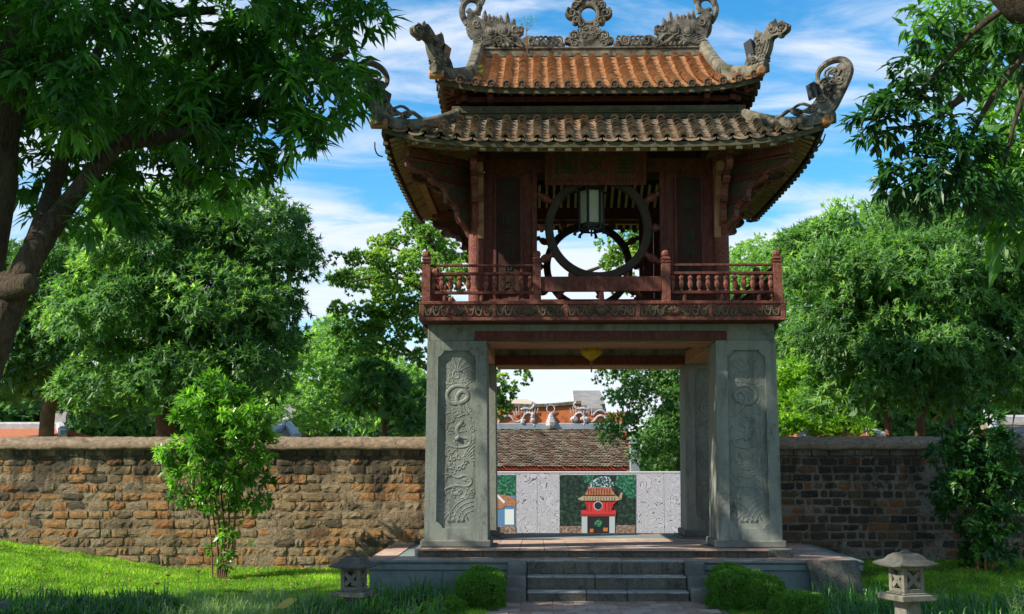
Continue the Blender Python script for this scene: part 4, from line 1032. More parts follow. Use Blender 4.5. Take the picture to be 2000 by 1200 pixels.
# floodlights on the front corners
M['lens'] = plain('floodlight_glass', (.05, .06, .07), .15)
def flood(px, py, Y, face, label, size=.24):
    c = W(px, py, Y); t = thing('floodlight', label, 'floodlight', c, 'floodlights on the roof corners')
    rot = Matrix.Translation(c) @ Matrix.Rotation(face*math.radians(18), 4, 'Z') @ Matrix.Rotation(face*math.radians(-12), 4, 'Y')
    m = MB(); s = size/2
    m.frustum([(-.01*face+.0, -s, -s), (.11*face, -s*.5, -s*.5), (.11*face, s*.5, -s*.5), (-.01*face, s, -s)], [(-.01*face, -s, s), (.11*face, -s*.5, s*.5), (.11*face, s*.5, s*.5), (-.01*face, s, s)])
    for z in (-.05, 0, .05): m.box(min(.06*face, .13*face), max(.06*face, .13*face), -s*.6, s*.6, z-.006, z+.006)
    m.v = [tuple(rot @ Vector(v)) for v in m.v]; m.build('housing', M['black'], t, fix=True, bevel=.006)
    m = MB(); m.box(min(-.035*face, -.015*face), max(-.035*face, -.015*face), -s*1.05, s*1.05, -s*1.05, s*1.05); m.v = [tuple(rot @ Vector(v)) for v in m.v]; m.build('lens', M['lens'], t)
    m = MB(); m.tube([c+Vector((.05*face, -.09, 0)), c+Vector((.12*face, -.08, -.12)), c+Vector((.14*face, 0, -.26))], .014, 5); m.build('bracket', M['black'], t)
    m = MB(); m.tube([c+Vector((.13*face, .02, -.05)), c+Vector((.2*face, .02, -.18)), c+Vector((.16*face, .03, -.34))], .009, 5); m.build('cable', M['black'], t)
flood(1465, 94, 19.95, 1, 'black floodlight strapped to the upper right roof dragon')
flood(1588, 178, 19.1, 1, 'black floodlight on the lower right roof corner plume')
flood(870, 104, 19.95, -1, 'black floodlight strapped to the upper left roof dragon')
flood(752, 194, 19.1, -1, 'black floodlight on the lower left roof corner plume, near the tree leaves')
def cable(pts, label):
    m = MB(); pp = [W(a, b_, Y) for a, b_, Y in pts]
    q3 = [pp[0]]
    for _ in range(2):
        q3 = [pp[0]]
        for a, b_ in zip(pp[:-1], pp[1:]): q3 += [a*.75+b_*.25, a*.25+b_*.75]
        pp = q3+[pp[-1]]
    m.tube(pp, .012, 5); tag(m.build('cable', M['black']), label, 'cable')
cable([(1612, 262, 19.15), (1606, 280, 19.15), (1594, 291, 19.2), (1586, 285, 19.3)], 'black cable looping under the front right corner of the lower roof')
cable([(1484, 420, 25.6), (1484, 430, 25.6), (1474, 434, 25.6), (1468, 426, 25.6)], 'small black cable loop at the rear right eave')
cable([(732, 278, 19.15), (732, 292, 19.15), (738, 304, 19.2), (747, 306, 19.3)], 'black cable looping under the front left corner of the lower roof')
# ================================================================ behind the gate
def smat(name, c, rough=.7): return plain(name, c, rough)
# printed hoarding
def linemat():
    m, n, L, P = nodes('line_drawing_print'); pos = n.new('ShaderNodeNewGeometry').outputs['Position']
    t = noisen(n, L, pos, 3.0, 1.5, .5, 1.2)
    w = n.new('ShaderNodeMath'); w.operation = 'MULTIPLY'; w.inputs[1].default_value = 15; L(t.outputs[0], w.inputs[0])
    f = n.new('ShaderNodeMath'); f.operation = 'PINGPONG'; f.inputs[1].default_value = .5; L(w.outputs[0], f.inputs[0])
    k = mrange(n, L, f.outputs[0], .03, .14, 1, 0)
    c = mixc(n, L, k, (.52, .50, .57), (.10, .10, .13)); L(c, P.inputs['Base Color']); P.inputs['Roughness'].default_value = .7; return m
M['lines'] = linemat(); M['white'] = smat('white_edge', (.75, .74, .74))
HY = 30.0
z0h, z1h = -.45, WZ(921, HY)
hd = thing('display_hoarding', 'long pale grey hoarding of printed line drawings seen through the gateway', 'hoarding', (1, HY, 0))
xs = [WX(p_, HY) for p_ in (880, 948, 1008, 1049, 1093, 1242, 1296, 1345, 1430)]
for i, (a, c) in enumerate(zip(xs[:-1], xs[1:])):
    m = MB(); m.box(a+.004, c-.004, HY, HY+.06, z0h, z1h-.03); m.build('printed_panel', M['lines'], hd)
m = MB(); m.box(xs[0], xs[-1], HY-.01, HY+.07, z1h-.028, z1h); m.build('top_edge', M['white'], hd)
def flat(parent, name, polys, mat, y):      # flat print: thin sheets
    m = MB()
    for pl in polys: m.prism([(W(a, b_, HY).x, W(a, b_, HY).z) for a, b_ in pl], lambda u, w, t: Vector((u, y-t, w)), 0, .0015)
    return m.build(name, mat, parent, fix=True)
def printnoise(name, stops, scale): return weathered(name, stops, scale, None, rough=.6, bump=0)
pr_dark = printnoise('print_dark_foliage', [(.35, (.008,.012,.012)), (.5, (.02,.03,.025)), (.58, (.02,.07,.05)), (.7, (.04,.16,.10))], 11)
pr_green = printnoise('print_green_foliage', [(.38, (.008,.03,.025)), (.52, (.02,.14,.08)), (.66, (.12,.36,.20))], 17)
pr_sky = printnoise('print_sky', [(.44, (.01,.05,.06)), (.52, (.05,.14,.12)), (.56, (.55,.60,.74)), (.7, (.75,.78,.86))], 22)
pr_rock = printnoise('print_stones', [(.35, (.10,.06,.05)), (.55, (.30,.20,.16)), (.7, (.5,.42,.38))], 16)
pr_tile = printnoise('print_roof', [(.35, (.30,.11,.06)), (.7, (.52,.26,.15))], 14)
pr_tile2 = smat('print_lower_roof', (.45,.33,.22)); pr_red = smat('print_red', (.62,.035,.04)); pr_red2 = smat('print_dark_red', (.28,.03,.03))
pr_grey = smat('print_grey_stone', (.45,.50,.55)); pr_white = smat('print_white', (.72,.76,.78)); pr_blue = smat('print_blue_wall', (.10,.22,.42)); pr_black = smat('print_black', (.015,.015,.02)); pr_or = smat('print_orange', (.55,.16,.04))
pc = thing('photo_panel', 'large photo print of a red pavilion among dark trees, fixed to the hoarding', 'poster', W(1168, 985, HY))
y = HY-.002
R_ = lambda a, b_, c, d: [(a, b_), (c, b_), (c, d), (a, d)]
flat(pc, 'backdrop', [R_(1093, 928, 1242, 1047)], pr_dark, y)
flat(pc, 'foliage', [[(1205, 929), (1242, 929), (1242, 975), (1226, 972), (1214, 955), (1200, 948)], [(1138, 929), (1160, 929), (1158, 940), (1142, 944)]], pr_green, y-.003)
flat(pc, 'sky_patch', [[(1150, 944), (1162, 936), (1175, 930), (1190, 932), (1200, 945), (1194, 958), (1148, 956)]], pr_sky, y-.003)
flat(pc, 'stones', [R_(1094, 1028, 1137, 1046)], pr_rock, y-.003); flat(pc, 'stones', [R_(1202, 1026, 1241, 1046)], pr_rock, y-.003)
flat(pc, 'upper_roof', [[(1150, 952), (1192, 952), (1202, 967), (1142, 967)]], pr_tile, y-.006)
flat(pc, 'lower_roof', [[(1140, 968), (1202, 968), (1215, 975), (1206, 978), (1136, 978), (1128, 975)], [(1208, 974), (1213, 962), (1216, 963), (1214, 974)]], pr_tile2, y-.009)
flat(pc, 'upper_room', [[(1138, 978.5), (1206, 978.5), (1198, 985), (1195, 997), (1203, 997), (1203, 1006), (1135, 1006), (1135, 997), (1146, 997), (1145, 984)]], pr_red, y-.012)
flat(pc, 'window', [[(1168+9*math.cos(i*.449), 988+9*math.sin(i*.449)) for i in range(14)]], pr_grey, y-.015)
flat(pc, 'window_hole', [[(1168+7.3*math.cos(i*.449), 988+7.3*math.sin(i*.449)) for i in range(14)]], pr_black, y-.018)
for i in range(9): flat(pc, 'tile_row', [R_(1148+i*5.2-abs(i-4)*.0, 954, 1149.6+i*5.2, 966)], pr_red2, y-.009)
for i in range(12): flat(pc, 'tile_row', [R_(1140+i*5.4, 970, 1141.6+i*5.4, 977)], pr_rock, y-.012)
for a in (1146.5, 1153, 1181, 1188, 1193): flat(pc, 'column', [R_(a, 979.5, a+1.6, 999)], pr_red2, y-.015)
flat(pc, 'eave_shade', [R_(1140, 967, 1201, 969)], pr_black, y-.0105); flat(pc, 'eave_shade', [[(1134, 978), (1208, 978), (1198, 981), (1143, 981)]], pr_black, y-.0135)
flat(pc, 'balcony', [R_(1134, 1004, 1203, 1009)], pr_red2, y-.015)
flat(pc, 'pillar', [R_(1136, 1009.2, 1147, 1047)], pr_grey, y-.015); flat(pc, 'pillar', [R_(1190, 1009.2, 1201, 1047)], pr_grey, y-.015)
flat(pc, 'gateway', [R_(1147.3, 1010, 1189.7, 1047)], pr_black, y-.012)
flat(pc, 'flowers', [R_(1152, 1033, 1159, 1040), R_(1178, 1031, 1187, 1038)], pr_or, y-.015)
flat(pc, 'bonsai', [[(1162, 1020), (1170, 1013), (1177, 1022), (1172, 1030), (1160, 1028)]], pr_green, y-.018)
p2 = thing('photo_panel', 'photo print of a tiled roof and blue wall at the left end of the hoarding', 'poster', W(985, 985, HY))
flat(p2, 'backdrop', [R_(950, 928, 1007, 1040)], pr_blue, y)
flat(p2, 'foliage', [R_(950, 928, 1007, 968)], pr_green, y-.003)
flat(p2, 'roof', [[(950, 964), (976, 966), (990, 968), (1007, 974), (1007, 990), (990, 988), (978, 994), (950, 996)]], pr_tile, y-.006)
flat(p2, 'ridge', [[(950, 962), (972, 966), (987, 980), (984, 984), (970, 970), (950, 968)]], pr_white, y-.009)
flat(p2, 'white_wall', [R_(986, 995, 1004, 1025)], pr_white, y-.006)
flat(p2, 'paving', [R_(950, 1028, 1007, 1047)], pr_rock, y-.009)

# temple hall with a fish-scale tile roof and dragons along its ridge
Y1 = 44.0
hall = thing('temple_hall', 'long low temple hall with a mottled fish-scale tile roof and dragons along its ridge', 'temple hall', (WX(1100, Y1), Y1+3, -.8))
M['scale'] = weathered('fish_scale_tile', [(.3, (.07,.06,.042)), (.5, (.16,.13,.09)), (.68, (.27,.22,.15)), (.8, (.42,.36,.26))], 3.2, (.05,.048,.035), 1.1, .5, .66, .9, .4, 30, rnd=0)
M['blueridge'] = weathered('blue_grey_ridge', [(.3, (.17,.20,.23)), (.7, (.30,.34,.38))], 2, (.4,.42,.42), 2.5, .6, .7, .9, .2)
M['redbeam'] = smat('red_beam', (.34, .045, .025)); M['darkin'] = smat('dark_interior', (.03, .012, .01)); M['orange'] = weathered('orange_wall', [(.3, (.42,.11,.035)), (.7, (.58,.19,.07))], 1.5, (.22,.07,.03), 2, .52, .7, .9, .1)
xl, xr = WX(880, Y1), WX(1236, Y1)
ze = WZ(912, Y1); Yr = 48.5; zr = W(1100, 838, Yr).z
m = MB(); m.frustum([(xl, Y1, ze-.12), (xr, Y1, ze-.12), (xr+.1, Yr, zr-.15), (xl, Yr, zr-.15)], [(xl, Y1, ze-.02), (xr, Y1, ze-.02), (xr+.1, Yr, zr-.03), (xl, Yr, zr-.03)]); roofh = m.build('roof', M['redbeam'], hall, fix=True)
m = MB(); rows = 24; rr_ = random.Random(4)
for j in range(rows):
    t0, t1 = j/rows, (j+1.35)/rows
    n_ = int((xr-xl)/.125)
    for i in range(n_):
        a = xl + (i+(.5 if j % 2 else 0))*.125 + .006; c = a+.113
        if c > xr+.05: continue
        lift = rr_.uniform(.015, .06); sag = 0
        ya, yb = Y1-.06+(Yr-Y1)*t0, Y1-.06+(Yr-Y1)*min(1, t1); za, zb = ze+(zr-ze)*t0+lift, ze+(zr-ze)*min(1, t1)-.01
        m.add([(a, ya+.03, za-.03), (c, ya+.03, za-.03), (a, ya+.03, za), ((a+c)/2, ya-.04, za), (c, ya+.03, za), (c, yb, zb), (a, yb, zb)], [(2, 3, 4, 5, 6), (0, 1, 4, 3, 2)])
tag(m.build('fish_scale_tiles', M['scale'], roofh), kind='stuff')
m = MB(); m.box(xl, xr+.2, Yr-.15, Yr+.15, zr-.05, zr+.23); rg = m.build('ridge', M['blueridge'], hall, bevel=.03)
zc = zr+.23
m = MB(); m.box(xl, xr+.1, Yr-.05, Yr+.05, zc, zc+.42)
rp = m.build('ridge_screen', M['orange'], hall)
M['orn'] = weathered('ridge_mosaic', [(.3, (.20,.19,.21)), (.5, (.38,.36,.38)), (.7, (.62,.60,.60))], 9, None, rough=.7, bump=.6)
s_ = Yr*1.0/F; ox = lambda p_: WX(p_, Yr-.2, 840)
def orn(pts, r, y=Yr-.1): 
    m.tube([(ox(a), y, W(1100, b_, Yr-.1).z) for a, b_ in pts], r*.5, 6)
m = MB()
for base, sgn in ((1015, 1), (1150, -1)):
    q = lambda a: base+sgn*a
    orn(smooth2([(q(-42), 826), (q(-30), 812), (q(-18), 812), (q(-8), 826), (q(4), 822), (q(12), 806), (q(26), 808), (q(30), 824), (q(22), 830)], 2), .09)
    orn(smooth2([(q(-34), 808), (q(-26), 800), (q(-14), 804), (q(-8), 812)], 2), .07)
    orn(smooth2([(q(2), 800), (q(12), 797), (q(22), 800), (q(30), 790), (q(24), 786)], 2), .10)
    for k in range(9): orn([(q(-6+5*k), 812-2*(k % 3)), (q(-7+5.4*k), 797-3*(k % 2))], .035)
    for k in range(10): m.ball((ox(q(14+rr_.uniform(-12, 18))), Yr-.12, W(1100, rr_.uniform(808, 832), Yr).z), rr_.uniform(.05, .12), 7, 5)
orn([(1076+8*math.cos(a/10*6.283), 799+8*math.sin(a/10*6.283)) for a in range(11)], .05)
for k in range(5): m.ball((ox(1076), Yr-.1, W(1100, 812+4*k, Yr).z), .10+.035*k, 7, 5)
m.build('ridge_dragons', M['orn'], hall, fix=True)
m = MB(); m.box(xl, xr-.2, Y1+.35, Y1+.55, ze-.42, ze-.02); m.build('eave_beam', M['redbeam'], hall)
m = MB(); m.box(xl, xr-.4, Y1+3.6, Y1+3.9, -.9, ze+1.0); m.build('back_wall', M['darkin'], hall)
for a, c in ((960, 1015), (1047, 1110), (1139, 1203)):
    m = MB(); m.box(WX(a, Y1+1), WX(c, Y1+1), Y1+1.0, Y1+1.15, -.9, ze-.28); m.build('lattice_screen', M['orange'], hall)
    m = MB()
    for i in range(16): m.ball((WX(a, Y1+1)+(WX(c, Y1+1)-WX(a, Y1+1))*(i+.5)/16, Y1+1.0, ze-.25), .045, 6, 4)
    m.build('fretwork', M['orange'], hall)
for p_ in (1030, 1126): m = MB(); m.lathe([(.14, -.9), (.14, ze-.1)], (WX(p_, Y1+.6), Y1+.6, 0), 10); m.build('column', M['redbeam'], hall)
# end pillar of the hall
Yp = 41; px0, px1 = WX(1231, Yp), WX(1251, Yp)
pl = thing('square_pillar', 'tall blue grey square pillar at the right end of the temple hall', 'pillar', ((px0+px1)/2, Yp, -.8))
m = MB(); m.box(px0, px1, Yp, Yp+.35, -.9, WZ(868, Yp)); m.build('shaft', M['blueridge'], pl, bevel=.02)
m = MB(); m.box(px0-.05, px1+.05, Yp-.05, Yp+.4, WZ(868, Yp), WZ(864, Yp)); m.box(px0-.0, px1+.0, Yp-.0, Yp+.35, WZ(864, Yp), WZ(857, Yp)); m.build('cap', M['blueridge'], pl, bevel=.02)
# orange court wall further back, curved coping
Y2 = 56
wl = thing('court_wall', 'faded orange court wall with a pale sagging coping behind the temple ridge', 'wall', (WX(1050, Y2), Y2, -.8))
x0, x1 = WX(940, Y2), WX(1136, Y2)
def ztop(x):
    t = (x-x0)/(x1-x0); return W(1100, 789, Y2).z - .16*math.sin(math.pi*min(1, max(0, t)))
N = 20; m = MB()
for i in range(N):
    a, c = x0+(x1-x0)*i/N, x0+(x1-x0)*(i+1)/N; m.frustum([(a, Y2, -.9), (c, Y2, -.9), (c, Y2+.4, -.9), (a, Y2+.4, -.9)], [(a, Y2, ztop(a)), (c, Y2, ztop(c)), (c, Y2+.4, ztop(c)), (a, Y2+.4, ztop(a))])
m.build('wall_face', M['orange'], wl)
m = MB(); m.sweep([(x0+(x1-x0)*i/N, Y2+.2, ztop(x0+(x1-x0)*i/N)+.004) for i in range(N+1)], .6, .16); m.build('coping', M['ridge'], wl)
# houses behind
M['greyroof'] = weathered('grey_roof', [(.3, (.16,.15,.14)), (.7, (.28,.26,.25))], 2, (.10,.10,.09), 4, .5, .7, .9, .3)
M['housewall'] = smat('cream_house_wall', (.60, .55, .48)); M['tinroof'] = weathered('tan_roof', [(.3, (.38,.31,.23)), (.7, (.5,.42,.32))], 1, None)
def P3(px, py, Y): return W(px, py, Y)
def roofslab(name, mat, parent, pts, th=.15):
    m = MB(); q = [Vector(p) for p in pts]; m.frustum([v-Vector((0, 0, th)) for v in q], q); return m.build(name, mat, parent, fix=True)
hs = thing('grey_roofed_house', 'house with a steep grey tiled roof and pale gable behind the orange court wall', 'house', P3(1160, 900, 64))
Yh = 62
roofslab('roof', M['greyroof'], hs, [P3(1122, 792, Yh), P3(1182, 790, Yh), P3(1172, 763, Yh+3), P3(1119, 763, Yh+3)])
roofslab('rear_roof', M['greyroof'], hs, [P3(1119, 763, Yh+3.02), P3(1172, 763, Yh+3.02), P3(1184, 800, Yh+6), P3(1124, 800, Yh+6)])
a = P3(1120, 800, Yh+.3); c = P3(1182, 800, Yh+.3)
m = MB(); m.box(a.x, c.x, Yh+.3, Yh+5.5, -.9, P3(1100, 796, Yh).z); m.build('wall', M['housewall'], hs)
m = MB(); g0 = P3(1120, 793, Yh+.35); g1 = P3(1120, 765, Yh+3); m.prism([(Yh+.35, g0.z), (Yh+3, g1.z-.15), (Yh+5.6, g0.z)], lambda u, w, t, x=g0.x: Vector((x+t, u, w)), 0, .12); m.build('gable', M['housewall'], hs, fix=True)
h2 = thing('grey_roofed_annex', 'lower annex with a flat-pitched grey roof and glazed front below the steep grey roof', 'house', P3(1165, 900, 60))
Yh = 59
roofslab('roof', M['greyroof'], h2, [P3(1147, 798, Yh), P3(1177, 798, Yh), P3(1174, 779, Yh+3), P3(1146, 779, Yh+3)])
a = P3(1149, 820, Yh+.2); c = P3(1175, 820, Yh+.2); m = MB(); m.box(a.x, c.x, Yh+.2, Yh+4, -.9, P3(1100, 799, Yh).z); w_ = m.build('wall', smat('blue_grey_wall', (.16, .20, .24)), h2)
for i in range(3): m = MB(); x = a.x+(c.x-a.x)*(i+.2)/3; m.box(x, x+(c.x-a.x)*.2, Yh+.14, Yh+.19, a.z, a.z+.35); m.build('window', M['lens'], w_)
h3 = thing('tan_roofed_house', 'low house with a tan hipped roof rising behind the left end of the court wall', 'house', P3(1010, 900, 70))
roofslab('roof', M['tinroof'], h3, [P3(930, 790, 66), P3(1055, 790, 66), P3(1028, 779, 69), P3(960, 779, 69)])
a = P3(940, 790, 66.3); c = P3(1048, 790, 66.3); m = MB(); m.box(a.x, c.x, 66.3, 72, -.9, a.z-.05); m.build('wall', M['housewall'], h3)
# gallery roofs showing over the brick wall
def gallery(name, label, px0, px1, pyr, pye, Y, roofm, side, slope_l=0, slope_r=0):
    t = thing(name, label, 'gallery', P3((px0+px1)/2, 895, Y+2)); zr_ = WZ(pyr, Y+2.5); ze_ = WZ(pye, Y)
    X0, X1 = WX(px0, Y), WX(px1, Y)
    r = roofslab('roof', roofm, t, [(X0, Y, ze_), (X1, Y, ze_), (X1-slope_r, Y+2.5, zr_), (X0+slope_l, Y+2.5, zr_)])
    roofslab('rear_roof', roofm, t, [(X0+slope_l, Y+2.52, zr_), (X1-slope_r, Y+2.52, zr_), (X1, Y+5, ze_), (X0, Y+5, ze_)])
    m = MB(); m.sweep([(X0+slope_l-.1, Y+2.5, zr_-.05), (X1-slope_r+.1, Y+2.5, zr_-.05)], .3, .24); 
    for xe, sl in ((X0, slope_l), (X1, -slope_r)):
        m.sweep([(xe+sl, Y+2.5, zr_-.02), (xe+sl*.4, Y+1.2, (zr_+ze_)/2-.02), (xe-.1*np.sign(sl or 1), Y-.05, ze_+.02)], .26, .20)
    m.build('ridge', M['paleridge'], t, fix=True)
    if side:
        m = MB(); xe = X1-slope_r if side > 0 else X0+slope_l
        m.prism(smoothclosed([(-.25, 0), (.2, 0), (.18, .25), (.28, .42), (.12, .36), (.0, .50), (-.06, .34), (-.26, .30), (-.15, .2)], 1), lambda u, w, t_, xe=xe: Vector((xe+u*side, Y+2.5+t_, zr_+.15+w)), -.08, .08); m.build('ridge_finial', M['paleridge'], t, fix=True)
    m = MB(); m.box(X0+.3, X1-.3, Y+.5, Y+4.5, -.9, ze_); m.build('wall', M['orange'], t)
M['paleridge'] = weathered('pale_ridge_mortar', [(.3, (.32,.33,.35)), (.7, (.5,.5,.52))], 4, (.2,.2,.2), 3, .55, .7)
M['orangetile'] = weathered('orange_tiles', [(.3, (.34,.10,.05)), (.7, (.5,.18,.08))], 8, (.25,.15,.09), 4, .55, .7, .9, .6, 60)
M['greytile'] = weathered('grey_brown_tiles', [(.3, (.15,.12,.10)), (.7, (.26,.21,.17))], 8, None, bump=.6)
gallery('gallery_roof_building', 'gallery with an orange tiled roof and pale ridge at the far left above the wall', -160, 116, 836, 862, 36, M['orangetile'], 1, 0, 1.0)
gallery('gallery_roof_building', 'small gallery roof with pale ridge just behind the tall leafy shrub', 520, 574, 826, 860, 38, M['greytile'], -1, .2, .8)
gallery('gallery_roof_building', 'gallery with an orange tiled roof half hidden under the big right tree', 1572, 1722, 828, 860, 38, M['orangetile'], 0, 1.1, .3)
gallery('gallery_roof_building', 'gallery with a grey brown tiled roof at the far right edge above the wall', 1955, 2200, 824, 860, 34, M['greytile'], -1, .7, 0)
# ================================================================ vegetation
def nrm(a): return a/np.maximum(1e-9, np.linalg.norm(a, axis=-1, keepdims=True))
def leaf_object(name, P, D, U, L, Wd, tint, mat, parent, detail=0, curl=.25, kind=None):
    """P base, D direction, U rough upper normal, L length, Wd width"""
    N = len(P); D = nrm(D); S_ = nrm(np.cross(D, U)); U = nrm(np.cross(S_, D)); L = L[:, None]; Wd = Wd[:, None]
    if detail == -1:
        V = np.stack([P-S_*Wd*.5, P+S_*Wd*.5, P+D*L], 1); nv = 3; faces = [[0, 1, 2]]
    elif detail == 0:
        V = np.stack([P, P+D*L*.42+S_*Wd*.5, P+D*L-U*L*curl*.35, P+D*L*.42-S_*Wd*.5], 1); nv = 4
        faces = np.array([[0, 1, 2, 3]]); tot = [4]
    else:
        V = np.stack([P, P+D*L*.45+S_*Wd*.5+U*Wd*.14, P+D*L*.5-U*Wd*.06-U*L*curl*.04, P+D*L*.45-S_*Wd*.5+U*Wd*.14, P+D*L*.97-U*L*curl*.38], 1); nv = 5
        faces = [[0, 1, 2], [0, 2, 3], [1, 4, 2], [2, 4, 3]]
    V = V.reshape(-1, 3) - np.array(ORG[parent.name] if parent is not None else (0, 0, 0))
    me = bpy.data.meshes.new(name)
    me.vertices.add(len(V)); me.vertices.foreach_set('co', V.ravel().astype(np.float32))
    off = (np.arange(N)*nv)
    idx = []; starts = []; per = [len(f) for f in faces]
    flat_ = np.concatenate([np.array(f) for f in faces])
    loops = (off[:, None] + flat_[None, :]).ravel()
    me.loops.add(len(loops)); me.loops.foreach_set('vertex_index', loops.astype(np.int32))
    st_ = np.concatenate([[0], np.cumsum(per)[:-1]]); st_ = (np.arange(N)[:, None]*sum(per) + st_[None, :]).ravel()
    me.polygons.add(len(st_)); me.polygons.foreach_set('loop_start', st_.astype(np.int32))
    me.update(calc_edges=True)
    at = me.attributes.new('tint', 'FLOAT', 'POINT'); at.data.foreach_set('value', np.repeat(tint, nv).astype(np.float32))
    me.polygons.foreach_set('use_smooth', np.zeros(len(st_), bool))
    me.materials.append(mat); me.validate()
    o = bpy.data.objects.new(name, me); reg(o, parent, ORG[parent.name] if parent is not None else (0, 0, 0))
    if kind: o['kind'] = kind
    return o
def rosettes(C, A, n, L, Wd, spread=1.0, droop=.45, upd=.0, rng=RNG, tintc=None):
    """n leaves round each centre C with axis A"""
    K = len(C); A = nrm(A); O = nrm(np.cross(A, rng.normal(size=(K, 3)))); B = np.cross(A, O)
    ph = (np.arange(n)[None, :]*2.399 + rng.uniform(0, 6.28, (K, 1)))
    fr = rng.uniform(.15, 1.0, (K, n))*spread
    D = (A[:, None, :]*(1-fr*.85)[..., None] + (O[:, None, :]*np.cos(ph)[..., None]+B[:, None, :]*np.sin(ph)[..., None])*fr[..., None])
    D = D.reshape(-1, 3) + rng.normal(size=(K*n, 3))*.12; D[:, 2] += upd; D = nrm(D); D[:, 2] -= droop; D = nrm(D)
    P = np.repeat(C, n, 0) + rng.normal(size=(K*n, 3))*L*.10
    U = np.repeat(A, n, 0)*.6 + np.array([0, 0, 1.0]) + rng.normal(size=(K*n, 3))*.35
    Ls = L*rng.uniform(.65, 1.15, K*n); Ws = Wd*rng.uniform(.75, 1.15, K*n)
    t = np.clip(np.repeat(rng.normal(.42, .16, K) if tintc is None else tintc, n) + rng.normal(0, .12, K*n), 0, 1)
    return P, D, U, Ls, Ws, t
def crown_points(blobs, sub, sr, nros, rng=RNG, low=-.35, inner=.12):
    """blobs (x,y,z,rx,ry,rz); clumps of rosettes over each blob's surface, and a few inside"""
    Cs, As, Ts = [], [], []
    for (x, y, z, rx, ry, rz) in blobs:
        c = np.array([x, y, z]); R = np.array([rx, ry, rz]); area = (rx*ry*rz)**(2/3)
        ns = max(4, int(sub*area)); d = nrm(rng.normal(size=(ns*3, 3))); d = d[d[:, 2] > low][:ns]
        rad = np.where(rng.random(len(d)) < inner, rng.uniform(.2, .8, len(d)), rng.uniform(.82, 1.05, len(d)))
        sc_ = c + d*R*rad[:, None]
        s = sr*rng.uniform(.6, 1.35, len(d)); tc = rng.normal(.45, .24, len(d))
        nn = np.maximum(3, (nros*(s/sr)**2).astype(int))
        for q in range(len(d)):
            e = nrm(rng.normal(size=(nn[q], 3)) + d[q]*.7 + np.array([0, 0, .55]))
            Cs.append(sc_[q] + e*s[q]*np.array([1, 1, .75])*rng.uniform(.55, 1.05, (nn[q], 1))); As.append(e*.7+d[q]*.4+np.array([0, 0, .15])); Ts.append(np.clip(tc[q]+rng.normal(0, .07, nn[q]), 0, 1))
    return np.concatenate(Cs), np.concatenate(As), np.concatenate(Ts)
def limb(mb, pts, r0, r1, seg=9, bump=.12, key=0):
    pts = [Vector(p) for p in pts]
    for _ in range(2):
        q = [pts[0]]
        for a, b_ in zip(pts[:-1], pts[1:]): q += [a*.75+b_*.25, a*.25+b_*.75]
        pts = q+[pts[-1]]
    K = len(pts); n0 = len(mb.v); rs = [r0+(r1-r0)*(i/(K-1))**.8 for i in range(K)]
    mb.tube(pts, rs, seg)
    for i in range(n0, len(mb.v)):
        v = Vector(mb.v[i]); j = min(K-1, (i-n0)//seg); n_ = mnoise.noise(v*2.2+Vector((key, 0, 0)))*.7+mnoise.noise(v*7)*.35
        mb.v[i] = tuple(v + (v-pts[j])*n_*bump*2.2)
LM = {}
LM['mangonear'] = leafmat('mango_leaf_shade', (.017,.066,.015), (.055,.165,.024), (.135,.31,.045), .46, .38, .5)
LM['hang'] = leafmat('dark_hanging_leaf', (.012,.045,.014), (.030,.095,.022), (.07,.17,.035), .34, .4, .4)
LM['mango'] = leafmat('mango_leaf', (.055,.125,.048), (.135,.255,.085), (.28,.41,.14), .40, .45, .45)
LM['mangob'] = leafmat('mango_leaf_deep', (.045,.110,.045), (.10,.205,.07), (.21,.34,.11), .38, .45, .4)
LM['light'] = leafmat('light_green_leaf', (.12,.22,.08), (.23,.36,.12), (.38,.50,.20), .42, .5, .35)
LM['bright'] = leafmat('bright_yellow_green_leaf', (.12,.24,.02), (.22,.38,.03), (.32,.46,.06), .35, .5, .3)
LM['term'] = leafmat('almond_leaf', (.09,.17,.05), (.20,.31,.085), (.38,.43,.14), .42, .5, .35)
LM['shrub'] = leafmat('glossy_shrub_leaf', (.035,.11,.018), (.13,.29,.035), (.30,.50,.07), .34, .3, .5)
LM['shrubd'] = leafmat('dark_glossy_leaf', (.016,.065,.016), (.045,.13,.028), (.11,.25,.04), .28, .3, .5)
LM['box'] = leafmat('clipped_box_leaf', (.04,.11,.010), (.10,.24,.018), (.14,.26,.035), .25, .5, .3)
LM['grass'] = leafmat('grass_blade', (.07,.16,.018), (.20,.34,.035), (.42,.54,.09), .45, .5, .3)
LM['border'] = leafmat('border_grass_blade', (.02,.075,.016), (.06,.17,.035), (.16,.32,.09), .3, .35, .5)
LM['silver'] = leafmat('silvery_weed_leaf', (.12,.20,.08), (.24,.34,.15), (.4,.5,.22), .3, .6, .3)
